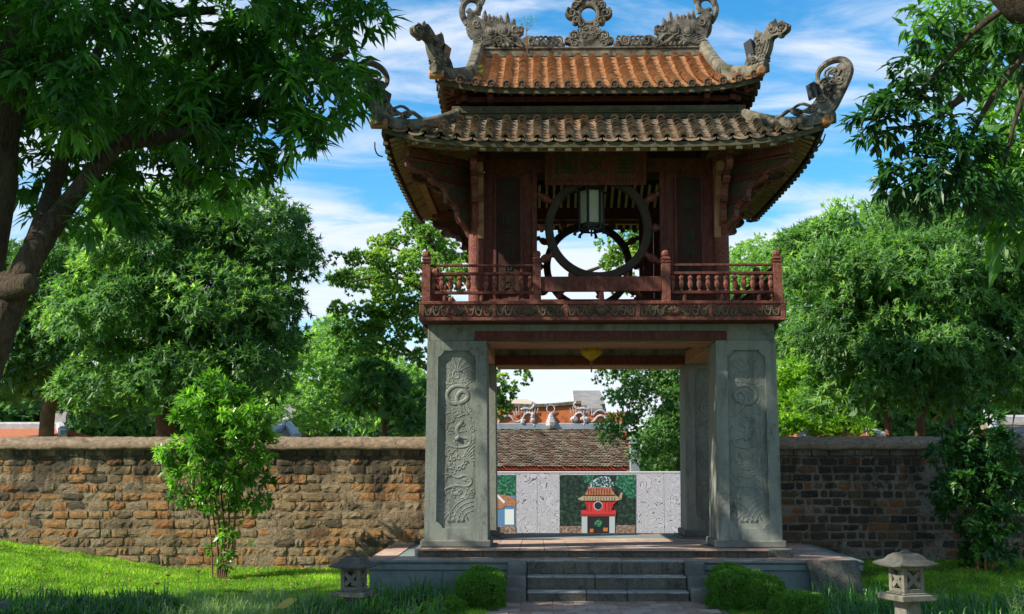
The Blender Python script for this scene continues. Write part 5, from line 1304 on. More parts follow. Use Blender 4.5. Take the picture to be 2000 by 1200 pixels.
def tree(name, label, cat, base, blobs, lm, L, Wd, n=9, sub=9, sr=.5, nros=9, trunks=(), tr=.22, droop=.45, group=None, detail=0, rng=None, barkm='barkfar', low=-.35, inner=.12, spread=1.0, keep=None, dens=3.0, core=1.0, lsc=.66, wsc=.92):
    rng = rng or np.random.default_rng(abs(hash(label)) % 1000 if False else sum(map(ord, label)) % 9973)
    t = thing(name, label, cat, base, group)
    m = MB()
    for i, (pts, r0, r1) in enumerate(trunks): limb(m, pts, r0, r1, 8, key=i)
    if m.v: m.build('trunk', M[barkm], t, smooth=True)
    C, A, T = crown_points(blobs, sub*dens, sr, nros*1.55, rng, low, inner)
    if keep is not None: k = keep(C); C, A, T = C[k], A[k], T[k]
    P, D, U, Ls, Ws, tt = rosettes(C, A, n, L*lsc, Wd*1.25*wsc, spread, droop, rng=rng, tintc=T)
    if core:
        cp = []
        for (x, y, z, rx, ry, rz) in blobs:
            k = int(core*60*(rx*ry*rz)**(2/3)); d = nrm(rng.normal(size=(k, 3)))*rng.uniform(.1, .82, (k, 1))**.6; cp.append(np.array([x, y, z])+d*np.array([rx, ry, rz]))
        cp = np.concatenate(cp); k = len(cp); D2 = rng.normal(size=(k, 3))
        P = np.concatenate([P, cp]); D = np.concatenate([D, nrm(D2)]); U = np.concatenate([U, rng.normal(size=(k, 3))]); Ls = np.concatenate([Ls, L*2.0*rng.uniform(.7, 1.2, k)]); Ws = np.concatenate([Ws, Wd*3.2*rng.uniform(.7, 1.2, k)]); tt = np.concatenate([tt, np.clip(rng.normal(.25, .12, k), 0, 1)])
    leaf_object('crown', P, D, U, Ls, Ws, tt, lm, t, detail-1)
    return t
def B(px, py, Y, rpx, ry=None, rz=None):
    """blob seen at px,py with pixel radii"""
    p = W(px, py, Y); s = Y/F; return (p.x, p.y, p.z, rpx*s, (ry if ry else rpx*s*.9), (rz or rpx)*s)
GY = -.2
# big mango left behind the wall
Y = 31
bl = [B(300, 500, Y, 100, 2.0, 95), B(430, 470, Y+1, 80, 1.8, 85), B(500, 465, Y+.5, 75, 1.6, 70), B(370, 420, Y+1, 60, 1.3, 45), B(545, 520, Y+.5, 50, 1.3, 38),
      B(250, 620, Y-.5, 120, 2.2, 100), B(400, 620, Y-.5, 120, 2.0, 100), B(505, 640, Y, 72, 1.8, 90), B(230, 760, Y-.5, 80, 1.8, 70), B(360, 760, Y-1, 100, 2.0, 80), B(480, 740, Y-.5, 90, 1.8, 80), B(240, 440, Y, 40, 1.2, 40)]
tx = W(330, 895, Y)
tree('mango_tree', 'largest dark green mango tree behind the left wall, towering behind the tall shrub', 'tree', (tx.x, Y, GY), bl, LM['mango'], .30, .062, 9, 12, .55, 13,
     [([(tx.x, Y, GY), W(325, 780, Y), W(300, 640, Y), W(290, 520, Y)], .35, .12), ([W(322, 760, Y), W(400, 640, Y), W(440, 520, Y+.5)], .2, .07), ([W(440, 560, Y+.4), W(455, 480, Y+.5), W(470, 440, Y+.5)], .1, .04)], droop=.55)
Y = 35
tree('mango_tree', 'shadowy mango tree with a forked trunk at the far left behind the wall', 'tree', (W(90, 895, Y).x, Y, GY),
     [B(140, 560, Y, 90, 2.0, 80), B(60, 640, Y, 110, 2.2, 90), B(170, 520, Y+1, 60, 1.5, 35), B(30, 740, Y, 100, 2, 60), B(150, 680, Y, 80, 1.8, 70), B(-60, 600, Y, 120, 2.5, 120), B(200, 800, Y+2, 60, 1.4, 60), B(20, 560, Y+1, 60, 1.5, 60)], LM['mangob'], .30, .065, 9, 12, .6, 12,
     [([(W(90, 895, Y).x, Y, GY), W(92, 800, Y-.5), W(105, 760, Y-.8), W(130, 700, Y-.5)], .28, .12), ([W(95, 790, Y-.5), W(120, 745, Y-1), W(145, 715, Y-1)], .14, .06)], droop=.5)
Y = 44
tree('light_green_tree', 'pale green bushy tree left of the pavilion, just right of the big mango', 'tree', (W(600, 895, Y).x, Y, GY),
     [B(640, 700, Y, 70, 2, 50), B(600, 780, Y-1, 80, 2, 70), B(690, 770, Y+1, 60, 2, 55), B(560, 830, Y-2, 60, 2, 40), B(660, 660, Y+1, 40, 1.4, 22)], LM['light'], .22, .08, 8, 9, .55, 13, [([(W(600, 895, Y).x, Y, GY), W(620, 800, Y), W(640, 700, Y)], .2, .06)], droop=.3)
Y = 50
tree('distant_tree', 'distant hazy green tree between the mango and the tiered tree, left of the pavilion', 'tree', (W(745, 895, Y).x, Y, GY),
     [B(760, 760, Y, 60, 2, 50), B(720, 800, Y, 60, 2, 50), B(800, 790, Y+2, 50, 2, 60), B(640, 690, Y+3, 50, 2, 40), B(730, 715, Y+2, 40, 1.5, 25)], LM['light'], .24, .09, 8, 8, .6, 12, droop=.3)
Y = 33
tree('frangipani_tree', 'small open-branched tree with long leaf fans close to the left pillar', 'tree', (W(752, 895, Y).x, Y, GY),
     [B(740, 745, Y, 42, .8, 22), B(800, 780, Y, 36, .8, 40), B(760, 800, Y, 30, .7, 26), B(700, 790, Y, 26, .6, 20), B(820, 830, Y-.5, 30, .8, 36)], LM['mango'], .32, .09, 9, 14, .32, 8,
     [([(W(752, 895, Y).x, Y, GY), W(752, 830, Y), W(745, 790, Y)], .09, .05), ([W(752, 830, Y), W(775, 800, Y), W(780, 765, Y)], .05, .03), ([W(748, 815, Y), W(725, 790, Y), W(715, 765, Y)], .05, .03), ([W(752, 840, Y), W(790, 820, Y), W(810, 800, Y)], .05, .03)], droop=.35)
# tiered almond tree behind the pavilion
Y = 34
tiers = [(800, 470, 60, 10), (750, 478, 40, 8), (700, 510, 50, 9), (780, 512, 70, 12), (700, 548, 60, 11), (790, 555, 70, 14), (860, 500, 60, 14), (735, 575, 50, 13), (690, 610, 45, 14), (760, 620, 55, 20), (720, 655, 60, 18), (700, 690, 35, 10), (820, 600, 40, 18), (740, 680, 40, 12), (815, 655, 34, 12),
         (820, 445, 34, 8), (790, 432, 25, 6), (870, 460, 50, 14), (900, 540, 60, 20), (860, 610, 50, 20), (670, 548, 30, 7), (815, 700, 30, 12), (1215, 480, 45, 10), (1235, 505, 55, 12), (1200, 515, 30, 8), (1245, 450, 30, 9), (1230, 560, 40, 18), (990, 560, 60, 12),(985, 775, 32, 9), (975, 750, 26, 12), (1000, 735, 26, 7), (975, 800, 16, 9)]
rr = random.Random(2); bl = [B(a, b_, Y+rr.uniform(-1.5, 1.5)*(1 if a < 940 else 1), c*1.0, c*Y/F*.9, d*.95) for a, b_, c, d in tiers]
tb_ = W(870, 895, Y)
tree('almond_tree', 'tall open tree with flat tiers of small olive green leaves directly behind the pavilion', 'tree', (tb_.x, Y, GY), bl, LM['term'], .15, .075, 8, 17, .26, 11,
     [([(tb_.x, Y, GY), W(868, 760, Y), W(862, 640, Y), W(850, 500, Y), W(830, 440, Y)], .22, .04), ([W(866, 690, Y), W(830, 600, Y), W(780, 583, Y), W(740, 590, Y)], .08, .02), ([W(860, 600, Y), W(800, 545, Y), W(740, 540, Y), (W(690, 550, Y))], .08, .02),
      ([W(858, 560, Y), W(800, 500, Y), W(760, 480, Y)], .07, .02), ([W(868, 760, Y), W(800, 680, Y), W(730, 660, Y)], .09, .02), ([W(790, 590, Y), W(775, 560, Y), W(778, 520, Y)], .05, .02), ([W(866, 700, Y), W(980, 600, Y), W(1120, 540, Y), W(1235, 500, Y)], .12, .03), ([W(868, 780, Y), W(930, 780, Y), W(990, 775, Y)], .07, .02)], droop=.1, low=-.8, inner=.3, barkm='bark', core=.0, dens=5.5)
# trees seen through the gateway
Y = 37
tree('feathery_tree', 'bright green tree with drooping layered sprays filling the right of the gateway', 'tree', (W(1300, 895, Y).x, Y, GY),
     [B(1225, 735, Y, 55, 1.2, 22), B(1290, 745, Y, 60, 1.4, 30), B(1230, 775, Y, 40, 1, 22), B(1300, 800, Y, 60, 1.4, 35), B(1225, 835, Y-.5, 40, 1, 26), B(1290, 850, Y-1, 55, 1.2, 28), B(1320, 885, Y-1, 40, 1, 30), B(1290, 900, Y+.5, 45, 1.2, 30), B(1350, 820, Y, 60, 1.6, 60), B(1340, 730, Y, 60, 1.6, 60), B(1400, 780, Y, 60, 1.6, 80)], LM['mango'], .17, .05, 9, 14, .36, 13,
     [([(W(1330, 895, Y).x, Y, GY), W(1325, 820, Y), W(1290, 760, Y)], .16, .05), ([W(1328, 860, Y), W(1270, 830, Y), W(1230, 840, Y)], .07, .02)], droop=.35, low=-.6, core=.25)
# right side
Y = 30
bl = [B(1700, 480, Y+1, 110, 2.4, 70), B(1830, 450, Y+1, 110, 2.4, 50), B(1640, 560, Y, 90, 2.0, 80), B(1760, 570, Y-1, 130, 2.4, 90), B(1900, 540, Y, 120, 2.4, 90), B(1630, 660, Y, 80, 1.8, 70), B(1760, 690, Y-1, 120, 2.2, 90), B(1880, 680, Y-.5, 120, 2.2, 90), B(1680, 770, Y-.5, 80, 1.8, 55), B(1800, 770, Y-.5, 100, 2.0, 50), B(1930, 760, Y, 90, 2.0, 60), B(1990, 640, Y+.5, 90, 2.2, 100), B(2060, 560, Y+1, 110, 2.4, 120), B(1590, 500, Y+1, 50, 1.4, 35)]
tx = W(1800, 895, Y)
tree('mango_tree', 'huge rounded mango tree behind the right wall, sunlit on its top', 'tree', (tx.x, Y, GY), bl, LM['mango'], .28, .058, 9, 13, .5, 13,
     [([(W(1790, 895, Y).x, Y, GY), W(1796, 840, Y-1.2), W(1800, 805, Y-1.4), W(1822, 770, Y-1)], .15, .09), ([(W(1737, 895, Y).x, Y, GY), W(1735, 840, Y-1), W(1732, 790, Y-.6)], .14, .08), ([(W(1860, 895, Y).x, Y+.2, GY), W(1855, 830, Y-.8), W(1850, 780, Y-.4)], .12, .08)], droop=.5)
Y = 40
tree('yellow_green_tree', 'bright yellow green leafy tree beside the right pillar, under the big mango', 'tree', (W(1580, 895, Y).x, Y, GY),
     [B(1570, 730, Y, 55, 1.6, 35), B(1545, 790, Y, 50, 1.4, 50), B(1610, 780, Y, 50, 1.4, 50), B(1570, 840, Y-.5, 60, 1.5, 30), B(1660, 840, Y-1, 40, 1.2, 16)], LM['bright'], .17, .085, 8, 16, .38, 12, [([(W(1580, 895, Y).x, Y, GY), W(1575, 800, Y)], .12, .05)], droop=.15)
Y = 48
tree('distant_tree', 'distant rounded tree behind the right end of the balcony railing', 'tree', (W(1470, 895, Y).x, Y, GY),
     [B(1470, 540, Y, 60, 2, 45), B(1540, 560, Y+2, 60, 2, 60), B(1480, 620, Y, 70, 2, 70), B(1420, 600, Y, 60, 2, 70), B(1530, 680, Y, 50, 2, 60), B(1500, 500, Y+2, 45, 1.4, 18), B(1548, 478, Y+4, 22, .8, 12), B(1560, 470, Y+4, 12, .5, 8)], LM['light'], .22, .08, 8, 8, .6, 12,
     [([(W(1470, 895, Y).x, Y, GY), W(1480, 700, Y), W(1545, 490, Y+3)], .2, .05)], droop=.3)
tree('distant_tree', 'distant dark tree far behind the left wall, in the gap under the big mango', 'tree', (W(120, 895, 60).x, 60, GY),
     [B(60, 800, 60, 120, 3, 60), B(220, 800, 60, 100, 3, 70), B(380, 805, 60, 100, 3, 60), B(-80, 780, 60, 120, 3, 80), B(520, 820, 62, 80, 3, 45), B(300, 840, 61, 120, 3, 40), B(140, 840, 61, 100, 3, 40), B(700, 835, 62, 140, 3, 40)], LM['mangob'], .40, .15, 8, 7, .8, 11, droop=.3, low=-1, dens=2)
tree('distant_tree', 'distant dark tree far behind the right wall, between the mango trunks', 'tree', (W(1800, 895, 55).x, 55, GY),
     [B(1720, 800, 55, 100, 3, 60), B(1860, 790, 55, 110, 3, 70), B(1980, 790, 55, 100, 3, 70), B(2120, 770, 55, 120, 3, 90), B(1600, 830, 55, 90, 3, 40), B(1760, 840, 55, 120, 3, 36), B(1920, 840, 55, 120, 3, 40)], LM['mangob'], .38, .14, 8, 7, .8, 11, droop=.3, low=-1, dens=2)

# ---- foreground tree on the left: trunks, boughs, drooping mango leaves
rng = np.random.default_rng(5)
fl = thing('foreground_mango_tree', 'near mango tree with thick dark leaning trunks spreading over the upper left of the view', 'tree', (-6.9, 12.2, 0))
m = MB()
limb(m, [(-6.9, 12.2, -.1), W(-150, 900, 12.1), W(-90, 700, 12), W(-40, 520, 12), W(-18, 380, 12), W(4, 220, 12), W(44, 80, 12.2), W(110, -60, 12.4)], .34, .17, 14, .10, 1)
limb(m, [W(-60, 830, 11.9), W(-40, 740, 11.6), W(12, 610, 11.5), W(60, 500, 11.6), W(112, 425, 11.8), W(185, 330, 12), W(235, 280, 12.2), W(330, 215, 12.5), W(430, 120, 13)], .22, .03, 14, .12, 4)
limb(m, [W(10, 565, 11.5), W(40, 560, 11.3), W(62, 553, 11.2)], .16, .09, 10, .16, 6)
limb(m, [W(60, 140, 12.2), W(150, 60, 12.4), W(260, 30, 12.8), W(420, 20, 13)], .13, .04, 9, .1, 7)
limb(m, [W(235, 280, 12.2), W(330, 268, 12.4), W(440, 240, 12.8), W(560, 170, 13.2), W(680, 100, 13.6)], .10, .03, 8, .1, 8)
limb(m, [W(70, 480, 11.6), W(110, 350, 12.5), W(150, 200, 13), W(200, 80, 13.5)], .12, .05, 8, .1, 9)
for q in range(7): limb(m, [W(28+5*q, 200, 12), (-6.5-q*.6, 12.5+q*.5*(-1)**q, 7.3), (-7.5-q*.8, 12.5+q*.7*(-1)**q, 8.4), (-8-q, 12.5+q*.8*(-1)**q, 9.5)], .12, .03, 7, .1, q)
m.build('trunk', M['bark'], fl, smooth=True)
vis = [(20, 60, 12.6, 70, 90), (10, 180, 13, 60, 70), (30, 290, 13.6, 50, 60), (-30, 360, 14, 60, 60), (110, 150, 11.4, 60, 50), (70, 10, 11.5, 80, 50), (230, 10, 11.8, 90, 40), (140, 220, 14.5, 70, 60), (470, 0, 12, 120, 40), (120, 60, 11.5, 110, 90), (270, 60, 12, 110, 80), (400, 60, 12.5, 110, 80), (540, 60, 13, 110, 80), (660, 70, 13.5, 90, 80), (700, 30, 13.5, 60, 60), (250, 170, 13.5, 110, 70), (380, 180, 13, 100, 70), (500, 190, 12.6, 110, 80), (600, 180, 13, 90, 80), (640, 230, 13, 45, 40), (330, 290, 13.2, 90, 45), (440, 290, 13, 90, 50), (540, 270, 12.8, 60, 40), (590, 280, 12.8, 30, 30),
       (180, 350, 13.5, 60, 40), (120, 280, 13.8, 60, 60), (90, 180, 14, 80, 60), (300, 360, 13.5, 60, 26), (400, 350, 13, 50, 22), (480, 330, 12.7, 40, 20), (200, 420, 11.6, 30, 26), (690, 150, 13.4, 40, 60), (90, 360, 14, 40, 70), (60, 60, 14, 60, 80), (560, 120, 15, 120, 90), (360, 110, 15.5, 140, 110), (180, 160, 15.5, 120, 100), (120, 445, 14.5, 34, 16), (250, 395, 13.4, 40, 18), (290, 240, 15, 90, 60), (230, 270, 14.5, 60, 50), (350, 240, 15, 70, 50), (150, 250, 11.3, 70, 40), (330, 240, 11.9, 60, 36), (70, 150, 11.2, 50, 60)]
bl = [B(a, b_, Y, c*.92, c*Y/F*1.0, d*.92) for a, b_, Y, c, d in vis]
off = []
for k in range(60):       # unseen rest of the crown, above and left, shaped for its shade
    a = rng.uniform(-14.5, -3.2); yy = rng.uniform(8.8, 16.6); zz = rng.uniform(5.4, 10.6) - .10*(a+8)**2*.3
    if a < -9: yy = min(yy, 14.6)
    p = Vector((a, yy, zz)); v = p-Vector((0, 0, EYE)); d_ = v.dot(FW); px_ = 1000+F*v.dot(RT)/d_; py_ = 600-F*v.dot(UP)/d_
    r = rng.uniform(.8, 1.3); rp_ = r*1.25*F/d_
    if px_+rp_ < 0 or py_+rp_ < 0: off.append((a, yy, zz, r, r, r*.7))
C, A, T = crown_points(bl, 42, .28, 6, rng, -.8, .35)
P, D, U, Ls, Ws, tt = rosettes(C, A, 9, .26, .060, 1.0, .75, rng=rng, tintc=T); 
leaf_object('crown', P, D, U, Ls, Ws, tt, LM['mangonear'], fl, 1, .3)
for k in range(15):  # unseen blobs added overhead to shade the right lawn
    off.append((rng.uniform(-6.5, .3), rng.uniform(13.6, 16.6), rng.uniform(9.9, 11.4), 1.15, 1.15, .8))
for k in range(16):  # more unseen blobs, added to shade the visible crown below
    a = rng.uniform(-8.5, -1.2); yy = rng.uniform(10.5, 15); off.append((a, yy, 2.17+yy*.40+rng.uniform(1.0, 2.2), 1.1, 1.1, .7))
C, A, T = crown_points(off, 14, .45, 9, rng, -.5, .3)
P, D, U, Ls, Ws, tt = rosettes(C, A, 9, .32, .085, 1.0, .6, rng=rng, tintc=T)
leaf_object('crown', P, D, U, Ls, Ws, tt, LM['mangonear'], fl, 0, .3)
# ---- foreground branches on the right
rng = np.random.default_rng(8)
fr_ = thing('overhanging_tree', 'near tree reaching in at the upper right with dark hanging broad-leaved branches', 'tree', (9.2, 12.5, 0))
m = MB()
limb(m, [(9.2, 12.5, -.1), (8.6, 12.3, 2.5), (7.4, 12, 5.2), W(2060, 60, 11.8), W(1985, 8, 11.6), W(1930, -60, 11.6)], .32, .14, 12, .1, 2)
for pts in ([W(1985, 0, 11.6), W(1900, 60, 11.8), W(1820, 150, 12), W(1760, 230, 12)], [W(2040, 60, 11.8), W(1940, 180, 12), W(1880, 300, 12.2), W(1850, 380, 12.2)], [W(1880, 190, 12), W(1800, 250, 12.1), W(1730, 250, 12.1)], [W(2060, 60, 11.8), W(1990, 200, 12), W(1960, 330, 12)]): limb(m, pts, .05, .012, 6, .05, 1)
m.build('trunk', M['bark'], fr_, smooth=True)
vis = [(1830, 60, 12, 50, 60), (1880, 20, 12, 80, 50), (1950, 60, 12, 80, 80), (1810, 150, 12, 50, 40), (1870, 150, 12, 70, 60), (1780, 200, 12, 46, 36), (1745, 240, 12, 38, 22), (1728, 248, 12, 14, 10), (1800, 270, 12, 60, 40), (1870, 260, 12, 60, 60), (1790, 330, 12, 40, 26), (1840, 340, 12, 50, 40), (1765, 345, 12, 18, 14), (1880, 350, 12, 40, 40), (1850, 380, 12, 34, 20), (1780, 370, 12, 10, 18), (1960, 160, 12, 60, 70), (1920, 320, 12.2, 34, 60), (1910, 400, 12.2, 24, 26), (2040, 60, 12, 80, 100), (2060, 220, 12, 80, 100)]
bl = [B(a, b_, Y, c*.9, c*Y/F*1.0, d*.9) for a, b_, Y, c, d in vis] + [(8.5, 12, 8, 1.6, 1.8, 1.3), (10, 12.5, 7, 1.6, 1.8, 1.5), (6.5, 12.5, 8.6, 1.4, 1.6, 1.0)]
C, A, T = crown_points(bl, 34, .24, 6, rng, -.8, .3)
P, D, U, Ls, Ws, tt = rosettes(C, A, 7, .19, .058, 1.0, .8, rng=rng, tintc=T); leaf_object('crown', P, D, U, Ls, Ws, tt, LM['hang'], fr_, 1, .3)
rng = np.random.default_rng(9)
Y = 17
tree('long_leaved_tree', 'bright green tree with long arching leaves at the right edge, behind the dark hanging branches', 'tree', (10.8, 17.5, .2),
     [B(1960, 380, Y, 60, 1, 60), B(1990, 300, Y, 60, 1, 60), B(1940, 430, Y, 50, .9, 30), B(2040, 420, Y, 90, 1.2, 80), B(1990, 450, Y, 60, 1, 30), B(1960, 160, Y+1, 70, 1.2, 90), B(2060, 240, Y, 100, 1.4, 120), B(1870, 60, Y+1, 50, 1, 70), B(1850, 130, Y+1, 30, .8, 30)], LM['shrub'], .34, .05, 9, 11, .36, 8,
     [([(10.8, 17.5, .1), (10.3, 17.4, 3), W(2080, 300, Y), W(2010, 200, Y), W(1960, 60, Y)], .2, .06), ([W(2080, 320, Y), W(2010, 380, Y), W(1960, 400, Y)], .07, .02)], droop=.6, barkm='bark', detail=2, dens=1.5)

rng = np.random.default_rng(77)
bl = []
for x in np.arange(-75, 90, 3.2):
    h = rng.uniform(3.2, 4.6) + (3.2 if (x < -6 or x > 10) else 0)*rng.uniform(.5, 1)
    bl += [(x, 80+rng.uniform(-3, 3), h*.55-.5, 3.0, 2.5, h*.52)]
C, A, T = crown_points(bl, 3, 1.0, 6, rng, -.3, .1); P, D, U, Ls, Ws, tt = rosettes(C, A, 7, .75, .4, 1, .3, rng=rng, tintc=T)
tag(leaf_object('treeline', P, D, U, Ls, Ws, tt, LM['mangob'], None, 0), 'far off belt of trees closing the view behind the courtyard', 'trees', kind='stuff')

# ---- shrubs against the wall
def shrub(name, label, base, stems, blobs, lm, L, Wd, sub, sr, nros, seed, droop=.25, n=8):
    rng = np.random.default_rng(seed); t = thing(name, label, 'shrub', base); 
    for i, (pts, r0, r1) in enumerate(stems):
        m = MB(); limb(m, pts, r0, r1, 6, .04, i); m.build('stem', M['barkfar'], t, smooth=True)
    C, A, T = crown_points(blobs, sub*3.4, sr, nros*2.0, rng, -.9, .45)
    P, D, U, Ls, Ws, tt = rosettes(C, A, n, L, Wd, .9, droop, rng=rng, tintc=T); leaf_object('foliage', P, D, U, Ls, Ws, tt, lm, t, 1, .2); return t
Y = 21.0; b0 = Vector((WX(432, Y), Y, gz(WX(432, Y), Y)-.03))
stm = [([b0+Vector((.03*i, 0, 0)), W(425+8*i, 1050, Y), W(a, 950, Y), W(c, 850, Y), W(d, 780, Y)], .022, .008) for i, (a, c, d) in enumerate(((405, 370, 350), (415, 400, 395), (430, 430, 430), (445, 460, 475), (462, 490, 510)))]
stm.append(([b0+Vector((-.08, 0, 0)), W(412, 1040, Y), W(402, 980, Y), W(392, 930, Y)], .015, .008))
shrub('tall_shrub', 'tall vase-shaped shrub with glossy sunlit leaves standing before the left wall', b0, stm,
      [B(430, 795, Y, 62, .7, 38), B(385, 820, Y, 42, .5, 42), B(480, 820, Y, 44, .5, 48), B(430, 860, Y-.1, 70, .7, 46), B(352, 870, Y, 26, .35, 28), B(508, 880, Y, 28, .35, 34), B(390, 920, Y, 50, .5, 34), B(475, 925, Y, 50, .5, 40), B(370, 965, Y, 24, .3, 24), B(500, 965, Y, 26, .3, 30), B(430, 970, Y, 30, .35, 30), B(425, 760, Y, 34, .4, 24), B(432, 1080, Y, 12, .12, 60), B(445, 1020, Y, 14, .15, 40)],
      LM['shrub'], .165, .06, 30, .16, 3.2, 3, .35)
Y = 21.4; x_ = WX(1915, Y); b0 = Vector((x_, Y, gz(x_, Y)-.03))
shrub('dark_shrub', 'dense dark glossy shrub standing before the right wall near the edge', b0, [([b0+Vector((dx, 0, 0)), b0+Vector((dx*2, 0, 1)), b0+Vector((dx*3, 0, 1.9))], .025, .01) for dx in (-.12, 0, .12)],
      [B(1915, 820, Y, 26, .35, 30), B(1900, 870, Y, 44, .5, 40), B(1950, 880, Y, 40, .5, 40), B(1860, 890, Y, 32, .35, 26), B(1835, 885, Y, 16, .2, 12), B(1880, 940, Y, 50, .55, 40), B(1945, 950, Y, 44, .5, 50), B(1920, 1010, Y, 52, .6, 50), B(1975, 1000, Y, 20, .3, 30), B(1880, 990, Y, 30, .35, 30), B(1925, 1070, Y, 48, .5, 36), B(1985, 940, Y, 16, .2, 12)],
      LM['shrubd'], .17, .07, 26, .17, 3.4, 4, .25)
# clipped bushes by the steps
def bush(label, blobs, seed, cnt=34000, L=.030):
    rng = np.random.default_rng(seed); c = blobs[0]; t = thing('clipped_bush', label, 'bush', (c[0], c[1], 0)); m = MB()
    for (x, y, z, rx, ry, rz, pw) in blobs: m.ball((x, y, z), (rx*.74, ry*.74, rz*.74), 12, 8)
    m.build('shade_core', M['twigshade'], t, smooth=True); PP, NN = [], []
    for (x, y, z, rx, ry, rz, pw) in blobs:
        d = nrm(rng.normal(size=(int(cnt*(rx*ry+rx*rz)/.35), 3))); s = (np.abs(d)**pw).sum(1)**(-1/pw)
        q = d*s[:, None]*np.array([rx, ry, rz])
        bm = np.array([mnoise.noise(Vector(v)*6+Vector((x, y, z))) for v in q])
        PP.append(q*(1+.20*bm+.10*np.array([mnoise.noise(Vector(v)*17) for v in q])+rng.uniform(-.12, .07, len(q))+.10*(rng.random(len(q)) < .04))[:, None]+np.array([x, y, z])); NN.append(d)
    P = np.concatenate(PP); N_ = np.concatenate(NN); D = nrm(N_+rng.normal(size=P.shape)*.7+np.array([0, 0, .3])); tt = np.clip(rng.normal(.45, .25, len(P)), 0, 1)
    leaf_object('foliage', P, D, N_+rng.normal(size=P.shape)*.4, L*rng.uniform(.7, 1.3, len(P)), L*.5*rng.uniform(.7, 1.2, len(P)), tt, LM['box'], t, 0)
M['twigshade'] = weathered('twiggy_shade', [(.3, (.012,.02,.006)), (.7, (.03,.04,.015))], 20, None)  # solid bush core; shade among the twigs is put into this colour
def bb(px, py, Y, rpx, rpz, ry, pw=2.5): p = W(px, py, Y); return (p.x, Y, p.z, rpx*Y/F, ry, rpz*Y/F, pw)
bush('rounded clipped bush against the platform, left of the steps', [bb(941, 1130, 18.55, 36, 20, .28, 2), ], 1)
bush('boxy clipped bush left of the steps, in front of the rounded one', [bb(938, 1165, 17.8, 43, 40, .32, 4)], 2)
bush('low clipped bush at the bottom edge, left of the boxy bush', [bb(868, 1200, 17.0, 44, 28, .3, 2.3)], 3)
bush('small rounded clipped bush behind the long hedge block, right of the steps', [bb(1424, 1122, 18.55, 34, 18, .26, 2)], 4)
bush('large clipped hedge block right of the steps', [bb(1440, 1168, 17.9, 50, 46, .36, 4), bb(1492, 1170, 17.6, 38, 40, .32, 3)], 5)
bush('low clipped bush at the bottom edge, right of the hedge block', [bb(1562, 1196, 17.0, 52, 34, .4, 2.4), bb(1610, 1212, 16.7, 50, 32, .35, 2.4)], 6)

# ---- lawn, border grass, weeds
rng = np.random.default_rng(12)
def blades(name, P, L, Wd, mat, lean=.5, tint=(.45, .2), kind='stuff', detail=0, curl=.6):
    N = len(P); D = rng.normal(size=(N, 3))*lean; D[:, 2] = 1; D = nrm(D); U = rng.normal(size=(N, 3)); U[:, 2] += .4
    o = leaf_object(name, P, D, U, L*rng.uniform(.5, 1.3, N), Wd*rng.uniform(.7, 1.3, N), np.clip(rng.normal(tint[0], tint[1], N), 0, 1), mat, None, detail, curl); tag(o, kind=kind); return o
def scatter(x0, x1, y0, y1, n, ok):
    X = rng.uniform(x0, x1, n); Yv = rng.uniform(y0, y1, n); k = ok(X, Yv); X, Yv = X[k], Yv[k]
    return np.stack([X, Yv, [gz(a, b_) for a, b_ in zip(X, Yv)]], 1)
infr = lambda X, Yv: (X > -.0203*Yv-.4239*Yv-.5) & (X < .4034*Yv+.5)
P = scatter(-11, -.7, 16.2, 22.75, 200000, lambda X, Yv: infr(X, Yv) & ((X < -2.72) | (Yv < 19.05)))
P2 = scatter(2.7, 10.2, 16.2, 22.75, 110000, lambda X, Yv: infr(X, Yv) & ((X > 5.08) | (Yv < 19.05)))
P = np.concatenate([P, P2]); tuft = np.array([mnoise.noise(Vector((a*3, b_*3, 0))) for a, b_ in P[:, :2]])
big = np.array([mnoise.noise(Vector((a*.7, b_*1.1, 5)))+.5*mnoise.noise(Vector((a*2.1, b_*2.6, 9))) for a, b_ in P[:, :2]])
N = len(P); D = rng.normal(size=(N, 3))*.7; D[:, 2] = 1; U = rng.normal(size=(N, 3)); U[:, 2] += .6
o = leaf_object('lawn', P, nrm(D), U, np.maximum(.012, .060+.045*tuft+.045*big)*rng.uniform(.6, 1.4, N), .016*rng.uniform(.7, 1.3, N), np.clip(.42+.30*tuft+.45*big+rng.normal(0, .26, N), 0, 1), LM['grass'], None, -1, .6)
tag(o, 'short green lawn grass running up to both brick walls', 'grass', kind='stuff')
